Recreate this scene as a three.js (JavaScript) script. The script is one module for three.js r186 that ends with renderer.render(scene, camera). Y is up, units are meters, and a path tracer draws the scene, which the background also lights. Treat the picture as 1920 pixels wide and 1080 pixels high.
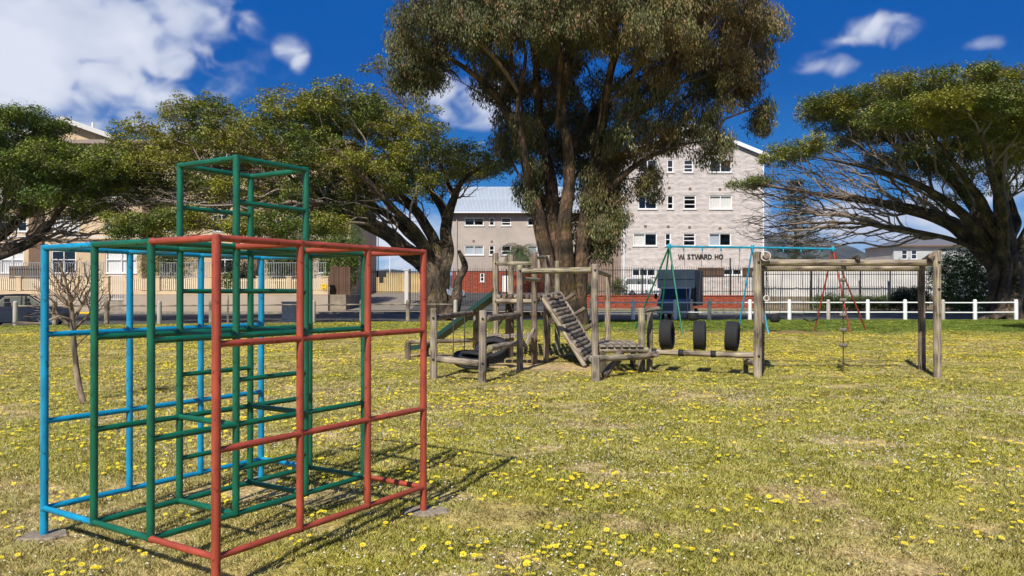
import * as THREE from 'three';
import { mergeGeometries } from 'three/addons/utils/BufferGeometryUtils.js';
import { RoundedBoxGeometry } from 'three/addons/geometries/RoundedBoxGeometry.js';
import { FontLoader } from 'three/addons/loaders/FontLoader.js';
import { TextGeometry } from 'three/addons/geometries/TextGeometry.js';

// ------------------------------------------------------------ camera, sky, sun, exposure
const scene = new THREE.Scene();
const F = 1440, HY = 547, EYE = 1.6;            // focal length and horizon in photo pixels, eye height in metres
const camera = new THREE.PerspectiveCamera(2 * Math.atan(540 / F) * 180 / Math.PI, 1920 / 1080, 0.1, 9000);
camera.position.set(0, EYE, 0);
camera.rotation.x = Math.atan((HY - 540) / F);
scene.add(camera);
const renderer = new THREE.WebGLRenderer({ antialias: true });
renderer.setSize(1024, 576);
renderer.toneMapping = THREE.LinearToneMapping;
renderer.toneMappingExposure = 1.12;
renderer.shadowMap.enabled = true;
const SUN = new THREE.Vector3(-0.248, 0.698, 0.671).normalize();
const sun = new THREE.DirectionalLight(new THREE.Color(1, 0.95, 0.86), 4.9);
sun.position.copy(SUN).multiplyScalar(120).add(new THREE.Vector3(0, 0, -40));
sun.target.position.set(0, 0, -40);
sun.castShadow = true; sun.shadow.mapSize.set(4096, 4096); sun.shadow.radius = 1;
Object.assign(sun.shadow.camera, { left: -70, right: 70, top: 70, bottom: -70, near: 1, far: 320 });
scene.add(sun, sun.target);

function rng(seed) { let a = seed >>> 0; return () => { a = (a + 0x6D2B79F5) >>> 0; let t = a; t = Math.imul(t ^ (t >>> 15), t | 1); t ^= t + Math.imul(t ^ (t >>> 7), t | 61); return ((t ^ (t >>> 14)) >>> 0) / 4294967296; }; }
function h2(i, j) { let n = (Math.imul(i, 374761393) + Math.imul(j, 668265263)) | 0; n = Math.imul(n ^ (n >>> 13), 1274126177); return ((n ^ (n >>> 16)) >>> 0) / 4294967296; }
function vn(x, y, per = 0) {                     // value noise, tileable when per > 0
  let i = Math.floor(x), j = Math.floor(y); const fx = x - i, fy = y - j, u = fx * fx * (3 - 2 * fx), v = fy * fy * (3 - 2 * fy);
  let i1 = i + 1, j1 = j + 1;
  if (per) { i = ((i % per) + per) % per; j = ((j % per) + per) % per; i1 = ((i1 % per) + per) % per; j1 = ((j1 % per) + per) % per; }
  const a = h2(i, j), b = h2(i1, j), c = h2(i, j1), d = h2(i1, j1);
  return a + (b - a) * u + (c - a) * v + (a - b - c + d) * u * v;
}
function fbm(x, y, oct = 4, per = 0) { let s = 0, a = 0.5, t = 0; for (let k = 0; k < oct; k++) { s += a * vn(x + k * 17, y + k * 31, per); t += a; x *= 2; y *= 2; per *= 2; a *= 0.5; } return s / t; }
const clamp = (x, a = 0, b = 1) => Math.min(b, Math.max(a, x));
const sstep = (a, b, x) => { x = clamp((x - a) / (b - a)); return x * x * (3 - 2 * x); };
const mix = (a, b, t) => a + (b - a) * t;
const mix3 = (a, b, t) => [mix(a[0], b[0], t), mix(a[1], b[1], t), mix(a[2], b[2], t)];
const V = (x, y, z) => new THREE.Vector3(x, y, z);

// the sky: clear blue air that pales to the horizon, with drifting cumulus
{
  const W = 4096, H = 2048, data = new Float32Array(W * H * 4);
  const blobs = [[40, 30, 190, 110, 1.15], [200, 60, 130, 76, 1], [345, 15, 80, 60, 1], [110, 140, 150, 56, 1], [30, 180, 120, 40, 1], [290, 178, 52, 30, .85], [230, 215, 60, 25, .6], [-250, 80, 330, 170, 1.1],
    [546, 90, 30, 24, .36], [560, 104, 18, 24, .4], [830, 165, 60, 30, .72], [895, 192, 60, 36, .8], [1640, 58, 58, 30, .6], [1552, 125, 66, 20, .62], [1855, 82, 38, 14, .75],
    [1600, 415, 170, 40, .85], [1480, 430, 130, 50, .75], [1705, 445, 90, 24, .8], [720, 440, 150, 50, .85], [770, 500, 90, 24, .6], [245, 238, 90, 22, .75], [1850, 430, 120, 30, .6], [1130, 330, 140, 50, .7], [2150, 300, 260, 90, .8]]
    .map(([px, py, rx, ry, s]) => { const a = Math.atan((px - 960) / F); return [a, Math.atan((HY - py) / F * Math.cos(a)), rx / F, ry / F, s]; });
  for (let j = 0; j < H; j++) {
    const el = ((j + .5) / H - .5) * Math.PI, se = Math.sin(el), ce = Math.cos(el);
    const base = el > 0 ? mix3([.30, .56, .86], [.04, .27, .68], sstep(0, .13, el)).map((c, k) => mix(c, [.0, .100, .43][k], sstep(.04, .30, el))) : [.13, .13, .08];
    const top = mix3(base, [.0, .078, .36], sstep(.3, .9, el));
    for (let i = 0; i < W; i++) {
      const phi = ((i + .5) / W - .5) * 2 * Math.PI, x = ce * Math.cos(phi), z = ce * Math.sin(phi), o = (j * W + i) * 4;
      let r = top[0], g = top[1], b = top[2];
      if (el > -0.01) {
        const az = Math.atan2(x, -z);
        let m = 0;
        if (Math.abs(az) < 1.0) for (const q of blobs) { const dx = (az - q[0]) / q[2], dy = (el - q[1]) / q[3], d2 = dx * dx + dy * dy; if (d2 < 6) m = Math.max(m, q[4] * Math.exp(-d2 * .8)); }
        const away = sstep(.75, 1.1, Math.abs(az)), sc = 1 / (Math.max(se, 0) + .22);
        if (away > 0) m = Math.max(m, away * sstep(.46, .72, fbm(x * sc * 1.6 + 9, z * sc * 1.6 + 4, 3)) * .95);
        if (m > .04) {
          const n = fbm(az * 24 + 50 + 0.7 * vn(az * 30 + 9, el * 40), el * 36 + 50 + 0.7 * vn(az * 30 + 90, el * 40 + 7), 6), big = fbm(az * 9 + 5, el * 13 + 70, 4);
          const d = sstep(.22, .82, m * 1.05 + (n - .5) * 1.15 * sstep(.02, .25, m) + (big - .5) * .5);
          const lit = clamp(.26 + 1.5 * (big - .42) + .6 * (n - .45) + .34 * sstep(.5, .95, m), 0, 1);
          const c = mix3([.37, .45, .68], [.80, .84, .95], lit);
          const al = d * .95;
          r = mix(r, c[0], al); g = mix(g, c[1], al); b = mix(b, c[2], al);
        }
      }
      data[o] = r * .87; data[o + 1] = g * .87; data[o + 2] = b * .87; data[o + 3] = 1;
    }
  }
  const t = new THREE.DataTexture(data, W, H, THREE.RGBAFormat, THREE.FloatType);
  t.mapping = THREE.EquirectangularReflectionMapping; t.magFilter = t.minFilter = THREE.LinearFilter; t.colorSpace = THREE.LinearSRGBColorSpace; t.needsUpdate = true;
  scene.background = t; scene.environment = t;
}

// ------------------------------------------------------------ helpers
const at = (px, py, d) => V((px - 960) / F * d, EYE + (HY - py) / F * d, -d);         // a photo pixel at a known distance
const gd = (py) => F * EYE / (py - HY);                                                // distance of a point on level ground
const grd = (px, py) => { const d = gd(py); return V((px - 960) / F * d, 0, -d); };
const X = (px, d) => (px - 960) / F * d, Y = (py, d) => EYE + (HY - py) / F * d;
const taken = {};
function numbered(n) { const k = taken[n] = (taken[n] ?? -1) + 1; return k ? n + '_' + String(k).padStart(3, '0') : n; }
function tag(o, label, category, group, kind) { if (label) o.userData.label = label; if (category) o.userData.category = category; if (group) o.userData.group = group; if (kind) o.userData.kind = kind; return o; }
function thing(name, label, category, pos = V(0, 0, 0), group) { const g = new THREE.Group(); g.name = numbered(name); g.position.copy(pos); scene.add(g); return tag(g, label, category, group); }
function mesh(name, geo, mat, parent) { const m = new THREE.Mesh(geo, mat); m.name = name; m.castShadow = m.receiveShadow = true; if (parent) parent.add(m); return m; }
function part(g, name, geo, mat) { const m = mesh(name, Array.isArray(geo) ? merge(geo) : geo, mat, g); m.position.copy(g.position).negate(); return m; }   // geometry given in world metres
function sub(p, name, geo, mat) { return mesh(name, Array.isArray(geo) ? merge(geo) : geo, mat, p); }
function struct(name, geo, mat) { const m = mesh(numbered(name), Array.isArray(geo) ? merge(geo) : geo, mat, scene); m.userData.kind = 'structure'; return m; }
function clean(g) { g = g.index ? g.toNonIndexed() : g; for (const k of Object.keys(g.attributes)) if (!['position', 'normal', 'uv', 'color'].includes(k)) g.deleteAttribute(k); return g; }
function merge(a) { a = a.map(clean); if (a.some((g) => !g.attributes.color)) a.forEach((g) => g.deleteAttribute('color')); return a.length === 1 ? a[0] : mergeGeometries(a); }
function box(x0, x1, y0, y1, z0, z1, bev = 0) {                      // box with uv in metres
  const w = Math.abs(x1 - x0), h = Math.abs(y1 - y0), d = Math.abs(z1 - z0);
  const g = bev ? new RoundedBoxGeometry(w, h, d, 1, Math.min(bev, w / 2.1, h / 2.1, d / 2.1)) : new THREE.BoxGeometry(w, h, d);
  g.translate((x0 + x1) / 2, (y0 + y1) / 2, (z0 + z1) / 2);
  const p = g.attributes.position, n = g.attributes.normal, u = g.attributes.uv;
  for (let i = 0; i < p.count; i++) { const ax = Math.abs(n.getX(i)), ay = Math.abs(n.getY(i)), az = Math.abs(n.getZ(i)); if (ay >= ax && ay >= az) u.setXY(i, p.getX(i), p.getZ(i)); else if (ax >= az) u.setXY(i, p.getZ(i), p.getY(i)); else u.setXY(i, p.getX(i), p.getY(i)); }
  return g;
}
const UP = V(0, 1, 0);
function orient(g, p0, p1) { const d = p1.clone().sub(p0); const q = new THREE.Quaternion().setFromUnitVectors(UP, d.normalize()); return g.applyQuaternion(q).translate(p0.x, p0.y, p0.z); }
function lathe(profile, seg, p0, p1) {                               // profile: [[radius, height]...] along p0 -> p1, uv in metres
  const g = new THREE.LatheGeometry(profile.map(([r, h]) => new THREE.Vector2(Math.max(r, 1e-4), h)), seg);
  const p = g.attributes.position, u = g.attributes.uv, R = Math.max(...profile.map((q) => q[0]));
  for (let i = 0; i < p.count; i++) u.setXY(i, u.getX(i) * 2 * Math.PI * R, p.getY(i));
  return p0 ? orient(g, p0, p1) : g;
}
function rod(p0, p1, r, seg = 8, r1 = r) { const L = p0.distanceTo(p1); return lathe([[0, 0], [r, 0], [r1, L], [0, L]], seg, p0, p1); }
let logSeed = 1;
function log(p0, p1, r, r1 = r, seg = 12) {                          // a turned timber pole: chamfered ends, a little crooked
  const L = p0.distanceTo(p1), prof = [[0, 0], [r * .86, 0], [r, .014]], n = Math.max(2, Math.round(L / .28));
  for (let k = 1; k < n; k++) prof.push([mix(r, r1, k / n), L * k / n]);
  prof.push([r1, L - .014], [r1 * .86, L], [0, L]);
  const g = lathe(prof, seg), p = g.attributes.position, s = logSeed++ * 7.3;
  for (let i = 0; i < p.count; i++) { const y = p.getY(i), a = Math.atan2(p.getZ(i), p.getX(i)), k = 1 + .10 * (vn(Math.cos(a) * 1.4 + s, y * 2.2 + Math.sin(a) * 1.4) - .5); p.setX(i, p.getX(i) * k + r * .22 * (vn(y * 1.3, s) - .5)); p.setZ(i, p.getZ(i) * k + r * .22 * (vn(y * 1.3, s + 40) - .5)); const uv = g.attributes.uv; uv.setXY(i, uv.getX(i) + s, uv.getY(i) + s * .37); }
  g.computeVertexNormals();
  return orient(g, p0, p1);
}
function fromTris(pos, uv, col) { const g = new THREE.BufferGeometry(); g.setAttribute('position', new THREE.Float32BufferAttribute(pos, 3)); g.setAttribute('uv', new THREE.Float32BufferAttribute(uv ?? new Float32Array(pos.length / 3 * 2), 2)); if (col) g.setAttribute('color', new THREE.Float32BufferAttribute(col, 3)); g.computeVertexNormals(); return g; }
function poly(pts, y) {                                              // a level or sloping sheet over [x, z] corners; y is a number or a function
  const s = new THREE.Shape(pts.map(([x, z]) => new THREE.Vector2(x, -z))), g = new THREE.ShapeGeometry(s), p = g.attributes.position, u = g.attributes.uv;
  for (let i = 0; i < p.count; i++) { const x = p.getX(i), z = -p.getY(i); p.setXYZ(i, x, typeof y === 'function' ? y(x, z) : y, z); u.setXY(i, x, z); }
  g.computeVertexNormals(); return g;
}
function ext(pts, holes, z0, z1) {                                   // outline [x, y] with rectangular holes [x0, x1, y0, y1], from z0 (front) back to z1
  const s = new THREE.Shape(pts.map(([x, y]) => new THREE.Vector2(x, y)));
  for (const [a, b, c, d] of holes) s.holes.push(new THREE.Path([new THREE.Vector2(a, c), new THREE.Vector2(a, d), new THREE.Vector2(b, d), new THREE.Vector2(b, c)]));
  return new THREE.ExtrudeGeometry(s, { depth: z0 - z1, bevelEnabled: false }).translate(0, 0, z1);
}
// textures: fn(u, v) -> sRGB 0..1, tileable, `size` metres a tile
function tex(n, size, fn, srgb = true) {
  const d = new Uint8Array(n * n * 4);
  for (let j = 0; j < n; j++) for (let i = 0; i < n; i++) { const c = fn(i / n, j / n), o = (j * n + i) * 4, q = Array.isArray(c) ? c : [c, c, c]; d[o] = clamp(q[0]) * 255; d[o + 1] = clamp(q[1]) * 255; d[o + 2] = clamp(q[2]) * 255; d[o + 3] = 255; }
  const t = new THREE.DataTexture(d, n, n); t.wrapS = t.wrapT = THREE.RepeatWrapping; t.magFilter = THREE.LinearFilter; t.minFilter = THREE.LinearMipmapLinearFilter; if (srgb) t.colorSpace = THREE.SRGBColorSpace;
  t.repeat.set(1 / (size[0] ?? size), 1 / (size[1] ?? size)); t.needsUpdate = true; return t;
}
const lin = (r, g, b) => new THREE.Color().setRGB(r, g, b);
const std = (color, roughness = .8, more = {}) => new THREE.MeshStandardMaterial({ color, roughness, side: THREE.DoubleSide, ...more });
// ------------------------------------------------------------ materials
const T = {
  wood: tex(512, [.6, 1.6], (u, v) => { const g = fbm(u * 24, v * 8, 4, 8), f = vn(u * 96, v * 8, 8), crack = sstep(.74, .8, fbm(u * 32, v * 4 + 7, 3, 4)), lich = sstep(.55, .75, fbm(u * 6 + 3, v * 10, 4, 2)); const knot = sstep(.66, .74, fbm(u * 6 + 1, v * 6 + 4, 4, 6)), b = .72 + .46 * (g - .5) + .24 * (f - .5) - .42 * crack - .16 * knot; return [b + .02, b * (.96 + .03 * lich), b * (.92 - .10 * lich)]; }),
  woodb: tex(256, [.6, 1.6], (u, v) => .5 + .5 * (vn(u * 64, v * 8, 8) - .5) + .5 * (fbm(u * 24, v * 8, 3, 8) - .5), false),
  bark: tex(512, [2, 3], (u, v) => { const s = fbm(u * 12, v * 6, 6, 6), k = vn(u * 48, v * 24, 24), p = sstep(.48, .62, fbm(u * 6 + 3, v * 6 + 1, 5, 3)), moss = sstep(.60, .72, fbm(u * 3 + 8, v * 3 + 5, 5, 3)), fis = sstep(.60, .70, fbm(u * 16 + 2, v * 4, 4, 4)); let b = .66 + .5 * (s - .5) + .3 * (k - .5) - .22 * fis; const c = mix3([b * .92, b * .86, b * .78], [b * 1.25, b * 1.12, b * 1.0], p); return mix3(c, [b * 1.15, b * 1.08, b * .55], moss * .6); }),
  barkb: tex(256, [2, 3], (u, v) => .6 * fbm(u * 12, v * 6, 5, 6) + .4 * (1 - sstep(.60, .70, fbm(u * 16 + 2, v * 4, 4, 4))), false),
  paint: tex(512, 1.0, (u, v) => { const n = fbm(u * 8, v * 8, 4, 8), chip = sstep(.69, .73, fbm(u * 32 + 4, v * 32, 3, 32)); const b = .90 + .34 * (n - .5); return mix3([b, b, b], [.66, .60, .54], chip * .75); }),
  plaster: tex(512, 6, (u, v) => { const n = fbm(u * 6, v * 6, 6, 6), st = sstep(.55, .8, fbm(u * 24, v * 3 + 5, 4, 3)); const b = .9 + .16 * (n - .5) - .07 * st; return [b, b * .99, b * .97]; }),
  cream: tex(512, [3.2, 2.08], (u, v) => { const row = Math.floor(v * 16), f = v * 16 - row, m = (f < .12) ? 1 : 0, cu = u * 8 + (row % 2) * .5, bi = Math.floor(cu), tone = h2((bi + 800) % 8, row + 3), mv = (cu - bi < .03) ? .5 : 0; const b = .91 + .12 * (tone - .5) + .06 * (vn(u * 60, v * 60, 60) - .5) + .07 * (h2(row, 7) - .5) - .2 * m - .1 * mv; return [b, b * .975, b * .955]; }),
  brick: tex(512, [1.84, 1.2], (u, v) => { const row = Math.floor(v * 16), f = v * 16 - row, cu = u * 8 + (row % 2) * .5, bi = Math.floor(cu), fu = cu - bi, tone = h2((bi + 800) % 8, row + 9); const m = f < .14 || fu < .06 ? 1 : 0; const b = .8 + .35 * (tone - .5) + .15 * (vn(u * 90, v * 90, 90) - .5); return m ? [.95, .9, .84] : [b, b * .93, b * .9]; }),
  asphalt: tex(512, 4, (u, v) => { const b = .8 + .3 * (vn(u * 200, v * 200, 200) - .5) + .22 * (fbm(u * 4, v * 4, 4, 4) - .5); return [b, b, b * .98]; }),
  paver: tex(256, [1.6, 1.6], (u, v) => { const r = Math.floor(v * 16), f = v * 16 - r, cu = u * 8 + (r % 2) * .5, bi = Math.floor(cu); const m = f < .1 || cu - bi < .06; const b = .84 + .2 * (h2(bi % 8, r) - .5); return m ? [.55, .53, .5] : [b, b * .97, b * .93]; }),
  dirt: tex(512, 2.5, (u, v) => { const n = fbm(u * 10, v * 10, 6, 10), s = vn(u * 128, v * 128, 128); const b = .78 + .3 * (n - .5) + .2 * (s - .5); return [b, b * .98, b * .94]; }),
  turf: tex(1024, 1.7, (u, v) => { const a = vn(u * 180, v * 180, 180), b = fbm(u * 40, v * 40, 3, 40), c = fbm(u * 7, v * 7, 4, 7), d = sstep(.62, .8, vn(u * 120 + 9, v * 120, 120)); const k = .70 + .36 * (a - .5) + .40 * (b - .5) + .2 * (c - .5); return mix3([k, k, k * .9], [k * 1.25, k * 1.16, k * 1.0], d * .6); }),
  turfb: tex(512, 1.7, (u, v) => .5 * vn(u * 180, v * 180, 180) + .5 * fbm(u * 40, v * 40, 3, 40), false),
  lawn2: tex(512, 9, (u, v) => { const b = .85 + .4 * (fbm(u * 9, v * 9, 6, 9) - .5); return [b, b, b * .9]; }),
  roof: tex(256, [1.2, 3], (u, v) => { const b = .86 + .14 * Math.sin(u * 2 * Math.PI * 8) + .1 * (fbm(u * 4, v * 4, 3, 4) - .5); return [b, b, b]; }),
  rubber: tex(256, .5, (u, v) => { const b = .8 + .35 * (fbm(u * 10, v * 10, 4, 10) - .5); return [b, b, b]; }),
  timber: tex(256, [1, 2], (u, v) => { const b = .8 + .3 * (vn(u * 10, 3, 10) - .5) + .2 * (fbm(u * 30, v * 3, 3, 3) - .5); return [b, b * .96, b * .92]; }),
};
const M = {
  blue: std(lin(.004, .33, .58), .42, { map: T.paint }), green: std(lin(.004, .145, .075), .42, { map: T.paint }), red: std(lin(.44, .075, .038), .5, { map: T.paint }),
  swingBlue: std(lin(.01, .34, .52), .5, { map: T.paint }), swingGreen: std(lin(.012, .19, .10), .5, { map: T.paint }), swingRed: std(lin(.40, .07, .035), .5, { map: T.paint }),
  log: std(lin(.57, .535, .44), .9, { map: T.wood, bumpMap: T.woodb, bumpScale: .004 }), logGrey: std(lin(.52, .49, .43), .92, { map: T.wood, bumpMap: T.woodb, bumpScale: .005 }),
  logGreen: std(lin(.53, .52, .39), .9, { map: T.wood, bumpMap: T.woodb, bumpScale: .004 }), logBrown: std(lin(.38, .325, .265), .92, { map: T.wood, bumpMap: T.woodb, bumpScale: .005 }), logDark: std(lin(.20, .18, .15), .95, { map: T.wood, bumpMap: T.woodb, bumpScale: .005 }),
  slide: std(lin(.008, .065, .055), .5, { map: T.paint }), rubber: std(lin(.022, .023, .026), .75, { map: T.rubber }), chain: std(lin(.12, .11, .10), .55, { metalness: .6 }), rope: std(lin(.6, .57, .5), .95),
  concrete: std(lin(.46, .39, .31), .95, { map: T.dirt }),
  euc: std(lin(.20, .15, .105), .95, { map: T.bark, bumpMap: T.barkb, bumpScale: .03 }), fig: std(lin(.19, .165, .135), .95, { map: T.bark, bumpMap: T.barkb, bumpScale: .04 }), twig: std(lin(.25, .20, .165), .95), twigPale: std(lin(.58, .53, .46), .95, { map: T.bark }),
  leaf: new THREE.MeshPhysicalMaterial({ color: 0xffffff, roughness: .62, side: THREE.DoubleSide, transmission: .2, thickness: 0 }), leafEuc: new THREE.MeshPhysicalMaterial({ color: 0xffffff, roughness: .6, side: THREE.DoubleSide }),
  grass: std(0xffffff, .85), petal: std(0xffffff, .7, { vertexColors: true }),
  wallCream: std(lin(.72, .68, .665), .92, { map: T.cream }), wallGrey: std(lin(.56, .49, .45), .92, { map: T.plaster }), wallBeige: std(lin(.78, .60, .40), .92, { map: T.plaster }), wallBrown: std(lin(.34, .25, .20), .92, { map: T.cream }), pilaster: std(lin(.24, .15, .10), .9, { map: T.plaster }),
  brick: std(lin(.42, .105, .055), .9, { map: T.brick }), whiteWall: std(lin(.86, .85, .84), .85, { map: T.plaster }), blueWall: std(lin(.34, .38, .45), .9, { map: T.plaster }), greyWall: std(lin(.50, .42, .34), .92, { map: T.plaster }), yellowWall: std(lin(.74, .55, .27), .9, { map: T.plaster }),
  white: std(lin(.80, .80, .80), .6), offwhite: std(lin(.68, .67, .64), .8, { map: T.timber }), picket: std(lin(.80, .66, .45), .75), sill: std(lin(.62, .6, .58), .85),
  roofPale: std(lin(.50, .56, .62), .55, { map: T.roof }), roofGrey: std(lin(.22, .22, .24), .8, { map: T.roof }), roofBrown: std(lin(.42, .34, .28), .85, { map: T.roof }),
  glass: new THREE.MeshPhysicalMaterial({ color: 0xffffff, roughness: .03, transmission: 1, thickness: 0, ior: 1.5, side: THREE.DoubleSide }), curtain: std(lin(.72, .71, .68), .95), blind: std(lin(.45, .5, .55), .9), dark: std(lin(.02, .02, .022), .8),
  iron: std(lin(.03, .03, .032), .5, { metalness: .3 }), ironGrey: std(lin(.35, .36, .37), .5, { metalness: .3 }), asphalt: std(lin(.115, .112, .108), .95, { map: T.asphalt }), pave: std(lin(.50, .43, .34), .95, { map: T.dirt }), paver: std(lin(.40, .36, .31), .95, { map: T.paver }), kerb: std(lin(.48, .44, .38), .95, { map: T.dirt }), line: std(lin(.68, .67, .62), .9), yellow: std(lin(.80, .52, .02), .6), soil: std(lin(.34, .21, .12), .97, { map: T.dirt }),
  lawn: std(0xffffff, .95, { map: T.turf, bumpMap: T.turfb, bumpScale: .008, vertexColors: true }), verge: std(lin(.15, .19, .04), .95, { map: T.lawn2 }), far: std(lin(.15, .15, .07), .95, { map: T.lawn2 }),
  brownTimber: std(lin(.17, .10, .065), .85, { map: T.timber }), black: std(lin(.012, .012, .014), .3), tyre: std(lin(.018, .018, .02), .85), chrome: std(lin(.6, .6, .62), .25, { metalness: 1 }), lampRed: std(lin(.5, .015, .015), .25), lampClear: std(lin(.75, .77, .8), .15),
};
const carPaint = (r, g, b) => new THREE.MeshPhysicalMaterial({ color: lin(r, g, b), roughness: .35, clearcoat: 1, clearcoatRoughness: .06, side: THREE.DoubleSide });
// ------------------------------------------------------------ ground, street, terraces
const fenceD = (x) => x > 4.5 ? 44 : mix(36.2, 44, clamp((x + 24) / 28.5, -.4, 1));        // distance of the park's edge
const bare = [[X(1020, 16.4), -16.6, 1.5, 1.1, .95], [X(1070, 16), -16, 1.1, .7, 1], [X(950, 17.5), -17.6, 1.3, 1.2, .8], [X(800, 19), -19.2, 1.7, .8, .9], [X(745, 19.5), -19.3, .9, .5, .6], [X(1485, 30.5), -30.6, 1.9, 1.2, .9], [X(1375, 30.5), -30.6, 1.6, 1.0, .8], [X(1310, 30.5), -30.6, 1.4, 1, .8], [X(1300, 15.6), -15.6, 1.7, .28, .45], [X(1583, 15), -15.1, .8, .5, .45], [-1.75, -4.35, .5, .4, .5], [-.1, -5.5, .5, .35, .6], [X(560, 5.2), -5.2, .45, .3, .5], [X(500, 6.1), -6.1, .5, .35, .5], [X(820, 9), -7.2, .5, .3, .35]];
function lawnCol(x, z) {
  const d = -z, a = fbm(x * .35 + 20, z * .35 + 40, 4), b = fbm(x * 1.3 + 5, z * 1.3 + 9, 4), c = fbm(x * 4 + 3, z * 4 + 8, 3);
  let k = mix3([.45, .385, .075], [.28, .29, .05], sstep(.40, .64, b * .6 + c * .4));
  k = mix3(k, [.50, .405, .20], sstep(.46, .64, a * .5 + b * .5) * .8);
  k = mix3(k, [.50, .365, .265], sstep(.53, .63, b * .5 + c * .5) * .9);
  k = mix3(k, [.50, .375, .235], sstep(.47, .62, .45 * a + .35 * b + .2 * c + .07 * sstep(9, 4, d) + .05 * sstep(0, -5, x)) * .55);
  const lush = sstep(28, 34, d + 7 * (a - .5) + 3 * (b - .5) + .12 * Math.max(0, x - 8)) * (x > -3 ? 1 : .65);
  k = mix3(k, [.10, .20, .016], lush * .85);
  let s = 0; for (const [bx, bz, rx, rz, w] of bare) { const q = Math.hypot((x - bx) / rx, (z - bz) / rz); s = Math.max(s, w * sstep(1.25, .55, q + 1.1 * (b - .5) + .5 * (c - .5))); }
  return { col: mix3(k, d > 25 ? [.30, .19, .115] : [.52, .38, .27], s), bare: s, lush, thin: sstep(.53, .63, b * .5 + c * .5) * (1 - lush) };
}
{
  const zs = []; for (let t = 0; t <= 1.0001; t += 1 / 230) zs.push(mix(9, -1, Math.min(t * 12, 1)) - 43 * Math.pow(Math.max(0, t - 1 / 12) / (11 / 12), 1.6));
  const nx = 260, pos = [], uv = [], col = [], idx = [];
  for (let j = 0; j < zs.length; j++) for (let i = 0; i <= nx; i++) {
    const x = mix(-46, 46, i / nx), far = -fenceD(x) - .55, f = (zs[j] - 9) / (zs[zs.length - 1] - 9), z = mix(9, far, f), c = lawnCol(x, z).col;
    pos.push(x, -.012 + .024 * (fbm(x * .8, z * .8, 3) - .5), z); uv.push(x, z); col.push(...c.map((q, n) => q * [1.85, 1.85, 1.5][n]));
    if (i < nx && j < zs.length - 1) { const a = j * (nx + 1) + i, b = a + nx + 1; idx.push(a, a + 1, b, b, a + 1, b + 1); }
  }
  const g = new THREE.BufferGeometry(); g.setAttribute('position', new THREE.Float32BufferAttribute(pos, 3)); g.setAttribute('uv', new THREE.Float32BufferAttribute(uv, 2)); g.setAttribute('color', new THREE.Float32BufferAttribute(col, 3)); g.setIndex(idx); g.computeVertexNormals();
  struct('lawn', g, M.lawn);
  struct('ground', poly([[-4000, 400], [4000, 400], [4000, -3600], [-4000, -3600]], -.2), M.far);
  const edge = [-46, -24, 4.5, 46].map((x) => [x, -fenceD(x) - .55]);
  struct('street', poly([...edge, [120, edge[3][1]], [120, -60.2], [-120, -60.2], [-120, edge[0][1]]], -.13), M.asphalt);
  for (let k = 0; k < 3; k++) { const [xa, za] = edge[k], [xb, zb] = edge[k + 1], s = poly([[xa, za], [xb, zb], [xb, zb - .16], [xa, za - .16]], 0); const g2 = new THREE.ExtrudeGeometry(new THREE.Shape([[xa, za], [xb, zb], [xb, zb - .16], [xa, za - .16]].map(([x, z]) => new THREE.Vector2(x, -z))), { depth: .16, bevelEnabled: false }); g2.rotateX(-Math.PI / 2).translate(0, -.18, 0); struct('kerb', g2, M.kerb); }
  struct('far_kerb', box(-110, 110, -.19, .015, -60.35, -60.2), M.kerb);
  struct('kerb_paint', box(X(146, 60.2), X(176, 60.2), -.125, .024, -60.352, -60.192), M.yellow);
  struct('pavement', poly([[-110, -60.35], [110, -60.35], [110, -64], [-110, -64]], .004), M.pave);
  const dash = []; for (let x = -40; x < 44; x += 4) dash.push(poly([[x, -52], [x + 1.8, -52], [x + 1.8, -52.12], [x, -52.12]], -.126));
  struct('lane_marking', dash, M.line);
  // driveways climbing to the raised plots, and the terraces themselves
  const ramp = (x, z) => mix(.0, 1.5, sstep(-62, -80, z) * .999);
  const rampSheet = (x0, x1) => { const gs = []; for (let z = -64; z > -80; z -= 2) gs.push(poly([[x0, z], [x1, z], [x1, z - 2], [x0, z - 2]], ramp)); return gs; };
  struct('driveway', rampSheet(-13.9, -8.6), M.paver); struct('asphalt_ramp', rampSheet(-8.6, 6.2), M.asphalt);
  struct('terrace', [box(-110, -13.9, -.3, 1.36, -140, -64.24), box(6.2, 110, -.3, 1.18, -140, -68.3), box(-13.9, 6.2, -.3, 1.5, -140, -80)], M.pave);
  struct('verge', poly([[6.2, -64], [110, -64], [110, -68.1], [6.2, -68.1]], .01), M.verge);
  struct('verge_soil', poly([[X(1440, 66), -64.9], [X(1800, 66), -64.9], [X(1810, 66), -67.6], [X(1455, 66), -67.6]], .016), M.soil);
}

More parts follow.
